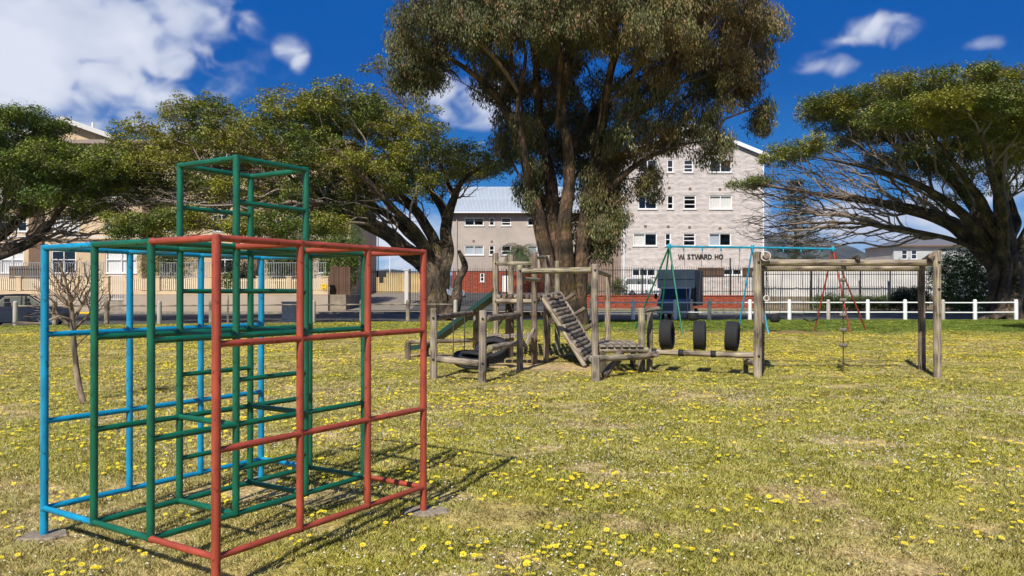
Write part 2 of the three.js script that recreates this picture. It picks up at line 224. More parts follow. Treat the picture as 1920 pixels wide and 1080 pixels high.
// grass: short tufts, daisies and clover; nobody could count them
{
  const R = rng(11), blades = [];
  for (let k = 0; k < 22; k++) { const a = R() * 6.28, r = .06 * Math.sqrt(R()), h = .006 + .012 * R(), w = .0016 + .0012 * R(), l = a + (R() - .5) * 2, lean = .008 + .022 * R(), x = Math.cos(a) * r, z = Math.sin(a) * r, t = R() * 3.14; blades.push(x - w * Math.cos(t), -.004, z - w * Math.sin(t), x + w * Math.cos(t), -.004, z + w * Math.sin(t), x + Math.cos(l) * lean, h, z + Math.sin(l) * lean); }
  const g = fromTris(blades), n = g.attributes.normal; for (let i = 0; i < n.count; i++) { const v = V(n.getX(i), Math.abs(n.getY(i)) + 1.1, n.getZ(i)).normalize(); n.setXYZ(i, v.x, v.y, v.z); }
  const spots = [], m4 = new THREE.Matrix4(), q = new THREE.Quaternion();
  const fill = (d0, d1, dens, sc) => { const A = .72 * (d1 * d1 - d0 * d0) * 1.16, N = Math.round(A * dens); for (let k = 0; k < N; k++) { const d = Math.sqrt(mix(d0 * d0, d1 * d1, R())), x = (R() * 2 - 1) * (d * .72 + 1.0); if (d > fenceD(x) + .3) continue; const L = lawnCol(x, -d); if (R() < L.bare * 1.1 || R() < L.thin * .8) continue; const dry = fbm(x * 2 + 60, -d * 2, 3); if (R() < sstep(.5, .75, dry) * .55 * (1 - L.lush)) continue; spots.push([x, d, sc * (.6 + .8 * R()), L]); } };
  fill(2.8, 6, 1500, .95); fill(6, 10, 900, 1.15); fill(10, 18, 330, 1.6); fill(18, 28, 110, 2.2); fill(28, 45, 42, 3.0);
  const im = new THREE.InstancedMesh(g, M.grass, spots.length), c = new THREE.Color();
  spots.forEach(([x, d, s, L], k) => { q.setFromAxisAngle(UP, R() * 6.28); m4.compose(V(x, 0, -d), q, V(s, Math.min(s, 1.5) * (.7 + .6 * R()), s)); im.setMatrixAt(k, m4); const t = R(), b = .85 + .75 * R(); const col = mix3(mix3(L.col, [.20, .27, .035], .3 * (1 - L.lush)), t < .3 ? [.62, .50, .25] : [.30, .31, .055], t < .3 ? .7 * (1 - L.lush) : .3); c.setRGB(col[0] * b * .95, col[1] * b * .95, col[2] * b * .8); im.setColorAt(k, c); });
  im.name = 'grass'; im.castShadow = im.receiveShadow = true; scene.add(im); tag(im, 'short patchy green and straw coloured lawn grass', 'grass', null, 'stuff');

  // daisies
  const fp = [], fc = [], N = 9;
  for (let k = 0; k < N; k++) { const a = k / N * 6.283, w = .26, y = .004; fp.push(0, 0, 0, .019 * Math.cos(a - w), y, .019 * Math.sin(a - w), .019 * Math.cos(a + w), y, .019 * Math.sin(a + w), .019 * Math.cos(a - w), y, .019 * Math.sin(a - w), .023 * Math.cos(a), y - .001, .023 * Math.sin(a), .019 * Math.cos(a + w), y, .019 * Math.sin(a + w)); for (let i = 0; i < 6; i++) fc.push(.86, .70, .02); }
  for (let k = 0; k < 6; k++) { const a = k / 6 * 6.283, b = (k + 1) / 6 * 6.283; fp.push(0, .009, 0, .0065 * Math.cos(b), .004, .0065 * Math.sin(b), .0065 * Math.cos(a), .004, .0065 * Math.sin(a)); for (let i = 0; i < 3; i++) fc.push(.62, .32, .012); }
  for (let k = 0; k < 3; k++) { const a = k * 2.09, b = a + 2.09; fp.push(.0012 * Math.cos(a), -.04, .0012 * Math.sin(a), .0012 * Math.cos(b), -.04, .0012 * Math.sin(b), 0, .002, 0); for (let i = 0; i < 3; i++) fc.push(.12, .2, .03); }
  const fg = fromTris(fp, null, fc), fl = [], e = new THREE.Euler();
  const patch = (x, d) => sstep(.46, .70, .5 * fbm(x * .45 + 70, d * .45 + 12, 3) + .5 * fbm(x * 1.6 + 7, d * 1.6 + 3, 3));
  const sow = (d0, d1, dens) => { const A = .72 * (d1 * d1 - d0 * d0) * 1.1; for (let k = 0; k < A * dens; k++) { const d = Math.sqrt(mix(d0 * d0, d1 * d1, R())), x = (R() * 2 - 1) * (d * .72 + .6); if (d > fenceD(x) - .5) continue; const L = lawnCol(x, -d); if (R() < L.bare || R() < L.lush * .94) continue; if (R() > .16 + .84 * patch(x, d)) continue; const n = 1 + Math.floor(R() * R() * 5); for (let i = 0; i < n; i++) fl.push([x + (R() - .5) * .16, d + (R() - .5) * .16, .52 + .46 * R()]); } };
  sow(3.4, 8, 42); sow(8, 14, 62); sow(14, 22, 70); sow(22, 42, 56);
  fl.sort((a, b) => a[1] - b[1]);
  const seen = (f) => Math.abs(f[0]) < f[1] * .655 && f[1] > 4.4, near = []; let rest = [];
  for (const f of fl) (near.length < 300 && seen(f) ? near : rest).push(f);
  const put = ([x, d, s], far) => { e.set((R() - .3) * .6, R() * 6.28, (R() - .5) * .5); q.setFromEuler(e); const k = s * far; return m4.compose(V(x, .034 * s, -d), q, V(k, s, k)); };
  for (const f of near) { const m = mesh(numbered('yellow_daisy'), fg, M.petal, scene); put(f, 1.0).decompose(m.position, m.quaternion, m.scale); tag(m, 'small yellow daisy open in the nearest strip of lawn', 'daisy', 'yellow daisies in the nearest strip of lawn'); }
  const fi = new THREE.InstancedMesh(fg, M.petal, rest.length); rest.forEach((f, k) => fi.setMatrixAt(k, put(f, 1 + .005 * Math.max(0, f[1] - 7)))); fi.name = 'daisy_carpet'; fi.castShadow = fi.receiveShadow = true; scene.add(fi); tag(fi, 'drifts of yellow daisies scattered across the middle and far lawn', 'daisies', null, 'stuff');
  // tiny white clover heads
  const cg = new THREE.OctahedronGeometry(.006, 0), cl = [];
  for (let k = 0; k < 22000; k++) { const d = Math.sqrt(mix(10, 170, R())), x = (R() * 2 - 1) * (d * .72 + .5), w = sstep(.5, .68, fbm(x * .9 + 31, d * .9 + 77, 4)); if (R() > .18 + .6 * w || lawnCol(x, -d).bare > .3) continue; cl.push([x, d, .7 + .7 * R()]); }
  const ci = new THREE.InstancedMesh(cg, std(lin(.74, .70, .60), .8), cl.length); cl.forEach(([x, d, s], k) => ci.setMatrixAt(k, m4.compose(V(x, .018, -d), q.identity(), V(s, s, s)))); ci.name = 'clover_blossom'; ci.castShadow = ci.receiveShadow = true; scene.add(ci); tag(ci, 'tiny white clover heads sprinkled through the near lawn', 'clover', null, 'stuff');
  console.log('grass', spots.length, 'daisies', fl.length, 'clover', cl.length);
}
// ------------------------------------------------------------ trees
function tubeAlong(pts, rad, sides, seed, gnarl) {                    // smooth limb with uneven girth
  const curve = new THREE.CatmullRomCurve3(pts, false, 'centripetal'), L = curve.getLength(), n = Math.max(3, Math.ceil(L / .3)), pos = [], uv = [], idx = [], samples = [];
  let ref = V(0, 0, 1);
  for (let i = 0; i <= n; i++) {
    const t = i / n, p = curve.getPointAt(t), tg = curve.getTangentAt(t), r = radAt(rad, t);
    const b1 = ref.clone().addScaledVector(tg, -ref.dot(tg)).normalize(), b2 = tg.clone().cross(b1); ref = b1;
    p.x += gnarl * r * (vn(t * L * .8, seed) - .5); p.z += gnarl * r * (vn(t * L * .8, seed + 9) - .5);
    samples.push({ p: p.clone(), r, dir: tg });
    for (let k = 0; k <= sides; k++) { const a = k / sides * Math.PI * 2, ca = Math.cos(a), sa = Math.sin(a), rr = r * (1 + gnarl * .7 * (vn(ca * 1.3 + seed, sa * 1.3 + t * L * .35) - .5) + gnarl * .5 * (vn(ca * 4 + seed + 3, sa * 4 + t * L * .5) - .5)); pos.push(p.x + (b1.x * ca + b2.x * sa) * rr, p.y + (b1.y * ca + b2.y * sa) * rr, p.z + (b1.z * ca + b2.z * sa) * rr); uv.push(k / sides * 2 * Math.PI * r + seed, t * L); }
    if (i < n) for (let k = 0; k < sides; k++) { const a = i * (sides + 1) + k, b = a + sides + 1; idx.push(a, a + 1, b, b, a + 1, b + 1); }
  }
  const g = new THREE.BufferGeometry(); g.setAttribute('position', new THREE.Float32BufferAttribute(pos, 3)); g.setAttribute('uv', new THREE.Float32BufferAttribute(uv, 2)); g.setIndex(idx); g.computeVertexNormals();
  return { g, samples };
}
function radAt(rad, t) { const k = t * (rad.length - 1), i = Math.min(rad.length - 2, Math.floor(k)); return mix(rad[i], rad[i + 1], k - i); }
// limbs: [points, radii, sides?]; lobes: [centre, rx, ry, rz, twigs, leafy 0..1]; returns wood geometry and leaf places
function grow({ limbs, lobes, seed, gnarl = .5, tipR = .012, hollow = .35, bend = .45, step = .55, bf = .55 }) {
  const R = rng(seed), thick = [], nodes = []; let pl2 = 0;
  limbs.forEach(([pts, rad, sides], li) => { const { g, samples } = tubeAlong(pts, rad, sides ?? (rad[0] > .3 ? 14 : rad[0] > .12 ? 9 : 6), seed + li * 5.3, gnarl); thick.push(g); let pl = 0; if (nodes.length) { pl = 1e9; for (const n of nodes) pl = Math.min(pl, n.pl + n.p.distanceTo(samples[0].p)); } samples.forEach((s, i) => nodes.push({ pl: pl + (i ? (pl2 += s.p.distanceTo(samples[i - 1].p)) : (pl2 = 0)), p: s.p, r: s.r, dir: s.dir, parent: -1, limb: true, tips: 0, ok: i > samples.length * .12 && s.r < 2 })); });
  const at0 = [];
  for (const [c, rx, ry, rz, n, leafy] of lobes) for (let k = 0; k < n; k++) { let u = V(R() * 2 - 1, R() * 2 - 1, R() * 2 - 1); while (u.length() > 1) u = V(R() * 2 - 1, R() * 2 - 1, R() * 2 - 1); const l = u.length(); u.multiplyScalar(mix(1, Math.max(hollow, l) / Math.max(l, .01), .8)); if (u.length() > 1) u.normalize(); at0.push({ p: V(c.x + u.x * rx, c.y + u.y * ry, c.z + u.z * rz), leafy: R() < leafy }); }
  for (const a of at0) { let b = 1e9; for (const n of nodes) if (n.limb) { const d = n.p.distanceToSquared(a.p); if (d < b) b = d; } a.d = b; }
  at0.sort((a, b) => a.d - b.d);
  const nx = [], ny = [], nz = [], np = []; nodes.forEach((n) => { nx.push(n.p.x); ny.push(n.p.y); nz.push(n.p.z); np.push(n.ok ? n.pl * bf : 1e6); });
  const tips = [];
  for (const a of at0) {
    let best = -1, bd = 1e9; const { x, y, z } = a.p;
    for (let i = 0; i < nx.length; i++) { const dx = nx[i] - x, dy = ny[i] - y, dz = nz[i] - z, dy2 = dy > 0 ? dy * 1.35 : dy; const d = Math.sqrt(dx * dx + dy2 * dy2 + dz * dz) + np[i]; if (d < bd) { bd = d; best = i; } }
    const n0 = nodes[best], dist = n0.p.distanceTo(a.p), m = Math.max(1, Math.ceil(dist / step)), ctl = n0.p.clone().lerp(a.p, .45).addScaledVector(n0.dir, dist * bend * .3).add(V((R() - .5) * .22 * dist, (R() - .5) * .16 * dist, (R() - .5) * .22 * dist));
    let par = best;
    for (let k = 1; k <= m; k++) { const t = k / m, p = n0.p.clone().multiplyScalar((1 - t) * (1 - t)).addScaledVector(ctl, 2 * t * (1 - t)).addScaledVector(a.p, t * t); const dir = p.clone().sub(nodes[par].p).normalize(); nodes.push({ p, dir, parent: par, tips: 0, pl: nodes[par].pl + p.distanceTo(nodes[par].p) }); np.push(nodes[nodes.length - 1].pl * bf); nx.push(p.x); ny.push(p.y); nz.push(p.z); par = nodes.length - 1; }
    tips.push({ i: par, leafy: a.leafy, p: a.p }); for (let i = par; i >= 0 && !nodes[i].limb; i = nodes[i].parent) nodes[i].tips++;
  }
  const pos = [], uv = [];
  const A = V(0, 0, 0), Bv = V(0, 0, 0), D = V(0, 0, 0);
  for (const n of nodes) if (!n.limb) {
    const pn = nodes[n.parent], r1 = tipR * Math.pow(n.tips, .5), r0 = pn.limb ? Math.min(pn.r * .7, r1 * 1.35) : Math.min(tipR * Math.pow(pn.tips, .5), r1 * 1.5), s = r1 > .035 ? 5 : 3;
    D.copy(n.p).sub(pn.p); A.set(D.y + .01, -D.x, .3 * D.z).cross(D).normalize(); Bv.copy(D).cross(A).normalize();
    for (let k = 0; k < s; k++) { const a = k / s * 6.2832, b = (k + 1) / s * 6.2832, q = (P, r, t) => [P.x + (A.x * Math.cos(t) + Bv.x * Math.sin(t)) * r, P.y + (A.y * Math.cos(t) + Bv.y * Math.sin(t)) * r, P.z + (A.z * Math.cos(t) + Bv.z * Math.sin(t)) * r]; const a0 = q(pn.p, r0, a), b0 = q(pn.p, r0, b), a1 = q(n.p, r1, a), b1 = q(n.p, r1, b); pos.push(...a0, ...b0, ...a1, ...a1, ...b0, ...b1); uv.push(a, 0, b, 0, a, 1, a, 1, b, 0, b, 1); }
  }
  return { thick, twigs: fromTris(pos, uv), tips, nodes, R };
}
function clump(seed, n, rad, L, W, mode) {                            // a spray of single leaves
  const R = rng(seed), pos = [];
  for (let k = 0; k < n; k++) {
    const a = R() * 6.28, r = rad * Math.cbrt(R()), ph = Math.acos(R() * 2 - 1); const c = V(r * Math.sin(ph) * Math.cos(a), r * Math.cos(ph) * (mode === 'droop' ? 1.35 : .7), r * Math.sin(ph) * Math.sin(a));
    let ax, nn;
    if (mode === 'droop') { ax = V((R() - .5) * .9, -1, (R() - .5) * .9).normalize(); nn = V(R() - .5, (R() - .5) * .4, R() - .5).normalize(); } else { ax = V(R() - .5, (R() - .4) * .7, R() - .5).normalize(); nn = V((R() - .5) * 1.3, 1, (R() - .5) * 1.3).normalize(); }
    const s = ax.clone().cross(nn).normalize(), l = L * (.7 + .6 * R()), w = W * (.7 + .6 * R()); nn = s.clone().cross(ax);
    const p0 = c, p1 = c.clone().addScaledVector(ax, l), m = c.clone().addScaledVector(ax, l * .45), lft = m.clone().addScaledVector(s, w).addScaledVector(nn, w * .25), rgt = m.clone().addScaledVector(s, -w).addScaledVector(nn, w * .25);
    for (const q of [p0, rgt, p1, p0, p1, lft]) pos.push(q.x, q.y, q.z);
  }
  return fromTris(pos);
}
function foliage(parent, name, geo, mat, places, colour, R, sc = [.8, 1.25]) {   // places: Vector3[]
  const im = new THREE.InstancedMesh(geo, mat, places.length), m4 = new THREE.Matrix4(), q = new THREE.Quaternion(), e = new THREE.Euler(), c = new THREE.Color();
  places.forEach((p, k) => { e.set((R() - .5) * .7, R() * 6.283, (R() - .5) * .7); q.setFromEuler(e); const s = mix(sc[0], sc[1], R()); m4.compose(p.clone().sub(parent.position), q, V(s, s, s)); im.setMatrixAt(k, m4); const cc = colour(p, R); c.setRGB(cc[0], cc[1], cc[2]); im.setColorAt(k, c); });
  im.name = name; im.userData.kind = 'stuff'; im.castShadow = im.receiveShadow = true; parent.add(im); return im;
}
function scatter(tips, R, per, rad, up = 0, filt) { const out = []; for (const t of tips) if (t.leafy && (!filt || filt(t))) for (let k = 0; k < per; k++) { const a = R() * 6.28, u = R() * 2 - 1, r = rad * Math.cbrt(R()), s = Math.sqrt(1 - u * u); out.push(V(t.p.x + r * s * Math.cos(a), t.p.y + r * u * .6 + up, t.p.z + r * s * Math.sin(a))); } return out; }
function tree(name, label, base, spec, woodMat, twigMat) {
  const g = thing(name, label, 'tree', base), w = grow(spec);
  part(g, 'trunk', w.thick, woodMat); const tw = part(g, 'branches', w.twigs, twigMat); tw.userData.kind = 'stuff';
  return { g, ...w };
}
// limb and lobe in photo pixels at distance d (dz: further back)
const limb = (d, pts, radii, sides) => [pts.map(([px, py, dz = 0]) => at(px, py, d + dz).setZ(-(d + dz))), radii, sides];
const lobe = (d, px, py, rx, ry, rz, n, leafy = 1, dz = 0) => { const c = at(px, py, d + dz); return [c, rx / F * d, ry / F * d, rz, n, leafy]; };

const figCol = (p, R) => { const t = R(), n = fbm(p.x * .5 + 9, p.y * .8 + p.z * .5, 3), b = .75 + .5 * R(); let c = mix3([.115, .165, .011], [.28, .275, .014], sstep(.35, .65, n)); if (t < .10) c = [.27, .20, .09]; if (t > .93) c = [.36, .36, .05]; return c.map((q) => q * b); };
{ // broad umbrella tree at the centre left
  const d = 46, base = grd(832, 0 + HY + F * EYE / 46);
  const o = tree('umbrella_tree', 'wide flat-topped green tree with gnarled forked trunk left of the tall gum tree', base, {
    seed: 5, gnarl: .7, tipR: .009, bend: .5, limbs: [
      limb(d, [[832, 606], [828, 570], [822, 535], [812, 505], [795, 488]], [1.25, .85, .74, .66, .5], 18),
      limb(d, [[815, 520], [795, 492], [762, 468, -.5], [715, 432, -1], [660, 402, -1.4], [590, 368, -2], [480, 330, -2.5], [350, 305, -3]], [.55, .50, .42, .35, .27, .2, .13, .06]),
      limb(d, [[822, 530], [815, 470], [800, 425, .6], [772, 388, 1], [715, 350, 1.5], [630, 300, 2], [530, 260, 2]], [.42, .36, .3, .24, .18, .12, .05]),
      limb(d, [[830, 540], [842, 480], [838, 430], [852, 375, -.6], [870, 335, -1], [905, 312, -1.5]], [.5, .44, .36, .27, .18, .06]),
      limb(d, [[838, 440], [830, 395, 1], [800, 350, 1.6], [770, 290, 2], [740, 240, 2.6]], [.26, .22, .17, .11, .04]),
      limb(d, [[812, 500], [785, 440, -1.4], [740, 395, -3], [690, 340, -4.5], [620, 270, -5.5]], [.34, .27, .2, .13, .05]),
      limb(d, [[808, 490], [780, 450, 2], [720, 400, 4], [620, 350, 6], [480, 300, 7]], [.34, .27, .2, .13, .05]),
      limb(d, [[852, 372], [805, 268, .5], [762, 205, .6], [722, 150, .6], [684, 108, .6]], [.15, .10, .06, .04, .012]),
      limb(d, [[842, 600, -.8], [858, 560, -.5], [862, 525, 0], [872, 500, .4], [860, 470, .6]], [.5, .34, .26, .2, .1]),
      limb(d, [[800, 603, -1.0], [818, 592, -.5], [828, 560]], [.12, .3, .4]), limb(d, [[872, 604, -1.2], [850, 592, -.7], [838, 560]], [.1, .28, .4]), limb(d, [[832, 607, -2], [832, 594, -.8], [830, 560]], [.12, .3, .4])],
    lobes: [[300, 275, 66, 38, 4, 105], [395, 235, 72, 42, 4, 135], [345, 330, 85, 36, 5, 125], [470, 285, 95, 55, 5.5, 200], [560, 228, 75, 46, 5, 160], [650, 212, 85, 42, 5, 165], [600, 300, 95, 50, 6.5, 190], [722, 245, 66, 42, 5, 120], [690, 335, 85, 42, 6, 150], [790, 290, 76, 48, 5, 110], [775, 350, 66, 32, 5, 80], [870, 312, 56, 34, 4, 70], [915, 318, 34, 20, 3, 24], [450, 372, 85, 32, 5, 110], [565, 378, 70, 30, 5, 95], [290, 375, 55, 30, 4, 55], [660, 392, 50, 24, 4, 45], [250, 320, 40, 50, 4, 60]].map(([a, b, c, e, f, n]) => lobe(d, a, b, c, e, f, n, .9)).concat([[252, 430, 46, 22, 2, 70], [345, 420, 50, 20, 2, 60], [490, 425, 60, 20, 2, 60], [600, 428, 44, 16, 2, 40]].map(([a, b, c, e, f, n]) => lobe(d, a, b, c, e, f, n, .95, -6)), [[735, 172, 42, 36, 1.2, 150], [790, 235, 45, 40, 1.6, 120], [702, 126, 20, 14, .5, 50]].map(([a, b, c, e, f, n]) => lobe(d, a, b, c, e, f, n, .06, .6)), [[450, 395, 170, 44, 6, 420], [690, 390, 120, 40, 5, 260], [850, 320, 90, 50, 5, 220], [330, 400, 110, 50, 5, 260], [600, 330, 160, 50, 6, 260]].map(([a, b, c, e, f, n]) => lobe(d, a, b, c, e, f, n, 0)))
  }, M.fig, M.twig);
  foliage(o.g, 'foliage', clump(3, 15, .27, .115, .036, 'fig'), M.leaf, scatter(o.tips, o.R, 10, .52, .12), figCol, o.R);
}
{ // the tree whose trunk stands just outside the left edge
  const d = 43, base = V(X(-70, d), 0, -d);
  const o = tree('umbrella_tree', 'leafy green tree reaching in from the left edge above the black car', base, {
    seed: 8, gnarl: .7, tipR: .009, limbs: [
      limb(d, [[-70, 606], [-66, 560], [-60, 520], [-48, 490]], [1.0, .7, .6, .5], 16),
      limb(d, [[-55, 505], [-10, 482], [35, 466, -.5], [72, 445, -1], [96, 415, -1.2], [130, 370, -1.5]], [.42, .34, .27, .2, .14, .05]),
      limb(d, [[-52, 500], [-20, 455], [25, 422, .8], [75, 370, 1.5], [140, 320, 2]], [.36, .3, .23, .15, .05]),
      limb(d, [[-55, 498], [-50, 420], [-30, 340], [10, 280]], [.4, .3, .2, .06]), limb(d, [[-60, 495], [-110, 420], [-170, 350]], [.4, .3, .1])],
    lobes: [[30, 262, 70, 46, 4, 140], [122, 318, 84, 40, 4, 150], [60, 335, 84, 46, 5, 160], [182, 335, 52, 42, 4, 105], [150, 385, 62, 28, 4, 80], [25, 390, 52, 28, 4, 60], [222, 318, 34, 34, 3, 50], [62, 230, 44, 16, 3, 60], [-90, 290, 100, 60, 5, 130]].map(([a, b, c, e, f, n]) => lobe(d, a, b, c, e, f, n, .95)).concat([[60, 420, 110, 50, 4, 420], [150, 430, 80, 34, 3, 240], [230, 400, 70, 40, 3, 160]].map(([a, b, c, e, f, n]) => lobe(d, a, b, c, e, f, n, 0)))
  }, M.fig, M.twig);
  foliage(o.g, 'foliage', clump(13, 15, .27, .115, .036, 'fig'), M.leaf, scatter(o.tips, o.R, 13, .6, .12), (p, R) => figCol(p, R).map((q, k) => q * [.8, .95, 1][k]), o.R);
}
{ // umbrella tree at the right edge
  const d = 48, base = V(X(1892, d), 0, -d);
  const pads = [[1550, 205, 58, 18, 3, 70], [1640, 186, 84, 22, 5, 140], [1740, 178, 96, 22, 6, 180], [1840, 180, 86, 26, 6, 170], [1925, 195, 76, 36, 6, 150], [1700, 232, 105, 28, 6, 150], [1820, 242, 95, 34, 6.5, 170], [1625, 252, 60, 16, 5, 60], [1905, 262, 76, 44, 6, 140], [1705, 298, 66, 20, 5, 70], [1800, 312, 84, 34, 6, 90], [1890, 330, 58, 40, 6, 50], [1500, 283, 56, 9, 3, 40], [1800, 375, 56, 22, 5, 22], [1412, 348, 34, 5, 2, 24], [1470, 300, 40, 8, 2, 22], [1960, 285, 100, 60, 6, 120], [1575, 225, 50, 14, 4, 40]]; const front = [[1800, 215, 110, 26, 2.6, 130, .95, -7], [1905, 232, 90, 36, 2.6, 130, .95, -7], [1700, 222, 90, 18, 2.4, 80, .95, -6.5], [1850, 200, 90, 22, 2, 110, .95, -9.5], [2000, 220, 100, 40, 3, 120, .95, -8]].map((q) => lobe(48, ...q));
  const o = tree('umbrella_tree', 'spreading flat-topped tree with bare lower twigs at the right edge', base, {
    seed: 21, gnarl: .7, tipR: .0085, bend: .5, limbs: [
      limb(d, [[1895, 604], [1895, 570], [1890, 535], [1885, 505], [1880, 480]], [1.2, 1.0, .98, .92, .75], 20),
      limb(d, [[1882, 520], [1850, 478], [1815, 442, -.4], [1768, 414, -.8], [1710, 394, -1], [1635, 378, -1.2], [1550, 366, -1.4], [1460, 352, -1.6], [1395, 344, -1.8]], [.6, .52, .44, .34, .25, .17, .11, .06, .02]),
      limb(d, [[1882, 500], [1855, 440, .8], [1820, 380, 1.4], [1760, 320, 2], [1670, 265, 2.4], [1580, 225, 2.6]], [.5, .42, .32, .22, .13, .04]),
      limb(d, [[1888, 490], [1878, 410], [1868, 330], [1840, 250], [1800, 200]], [.5, .4, .28, .16, .04]), limb(d, [[1895, 490], [1940, 420], [1990, 350], [2040, 290]], [.5, .4, .25, .08]),
      limb(d, [[1870, 480], [1815, 410, -2], [1740, 355, -3.4], [1640, 318, -4.5], [1520, 292, -5.4]], [.4, .3, .2, .12, .03]), limb(d, [[1880, 480], [1850, 400, -3], [1800, 320, -5], [1740, 240, -6]], [.4, .3, .18, .05]), limb(d, [[1890, 480], [1900, 400, 3], [1860, 300, 5], [1780, 220, 6]], [.4, .3, .18, .05]),
      limb(d, [[1840, 470, -.5], [1780, 448, -1.2], [1700, 430, -1.8], [1600, 418, -2.2], [1500, 420, -2.6], [1420, 430, -3]], [.2, .15, .11, .08, .05, .015]),
      ...[0, 1, 2, 3, 4, 5, 6].map((k) => { const a = k * .9 - 2.6, q = (t) => [1893 - 6 * t + Math.sin(a + t * .9) * mix(32, 30, t), 604 - 110 * t, -Math.cos(a + t * .9) * mix(1.1, .9, t)]; return limb(d, [q(0), q(.3), q(.6), q(.85), q(1.1)], [.5, .34, .3, .27, .2], 9); }), limb(d, [[1885, 500, -.6], [1880, 420, -3], [1860, 330, -6], [1840, 250, -9]], [.42, .32, .2, .06]), limb(d, [[1830, 604, -1.4], [1868, 590, -.7], [1885, 545]], [.14, .45, .6]), limb(d, [[1895, 606, -2.6], [1893, 588, -1.2], [1890, 545]], [.14, .45, .6]), limb(d, [[1862, 600, -2.0], [1880, 585, -1], [1890, 540]], [.12, .4, .6])],
    lobes: pads.map(([a, b, c, e, f, n]) => lobe(d, a, b, c, e, f, n, .93)).concat(front, [[1490, 335, 105, 44, 4, 620], [1570, 385, 125, 44, 4.5, 620], [1450, 425, 84, 32, 3, 360], [1600, 300, 100, 48, 5, 460], [1690, 365, 95, 40, 4, 320], [1660, 255, 120, 36, 5, 320], [1530, 445, 60, 30, 2.5, 170], [1790, 275, 110, 34, 5, 220], [1660, 440, 70, 24, 2.5, 120], [1420, 360, 50, 40, 2, 120]].map(([a, b, c, e, f, n]) => lobe(d, a, b, c, e, f, n, 0)))
  }, M.fig, M.twig);
  foliage(o.g, 'foliage', clump(23, 15, .27, .115, .036, 'fig'), M.leaf, scatter(o.tips, o.R, 13, .54, .14), figCol, o.R);
}
{ // a further tree just outside the right edge, whose shade falls on the grass there
  const c = V(24.2, 0, -27), o = tree('umbrella_tree', 'rounded green tree just beyond the right edge, shading the grass there', c, { seed: 27, gnarl: .6, tipR: .012, limbs: [[[V(24.2, -.2, -27), V(24.1, 1.5, -27), V(24.3, 3, -27.2)], [.5, .36, .3]], [[V(24.3, 2.6, -27.1), V(23, 4.5, -26.6), V(21.5, 6.4, -26)], [.26, .18, .06]], [[V(24.3, 2.8, -27.1), V(25.4, 4.6, -27.8), V(26.6, 6.4, -28.4)], [.26, .18, .06]], [[V(24.3, 2.8, -27.2), V(24.3, 5, -28), V(24, 7, -29)], [.24, .16, .05]]], lobes: [[V(24.2, 7, -27.4), 4.2, 1.6, 4.2, 260, .97], [V(22.6, 6.4, -26.6), 2.4, 1.2, 2.4, 80, .97], [V(26, 6.6, -28.6), 2.6, 1.3, 2.6, 90, .97]] }, M.fig, M.twig);
  foliage(o.g, 'foliage', clump(43, 15, .27, .115, .036, 'fig'), M.leaf, scatter(o.tips, o.R, 12, .6, .12), figCol, o.R);
}
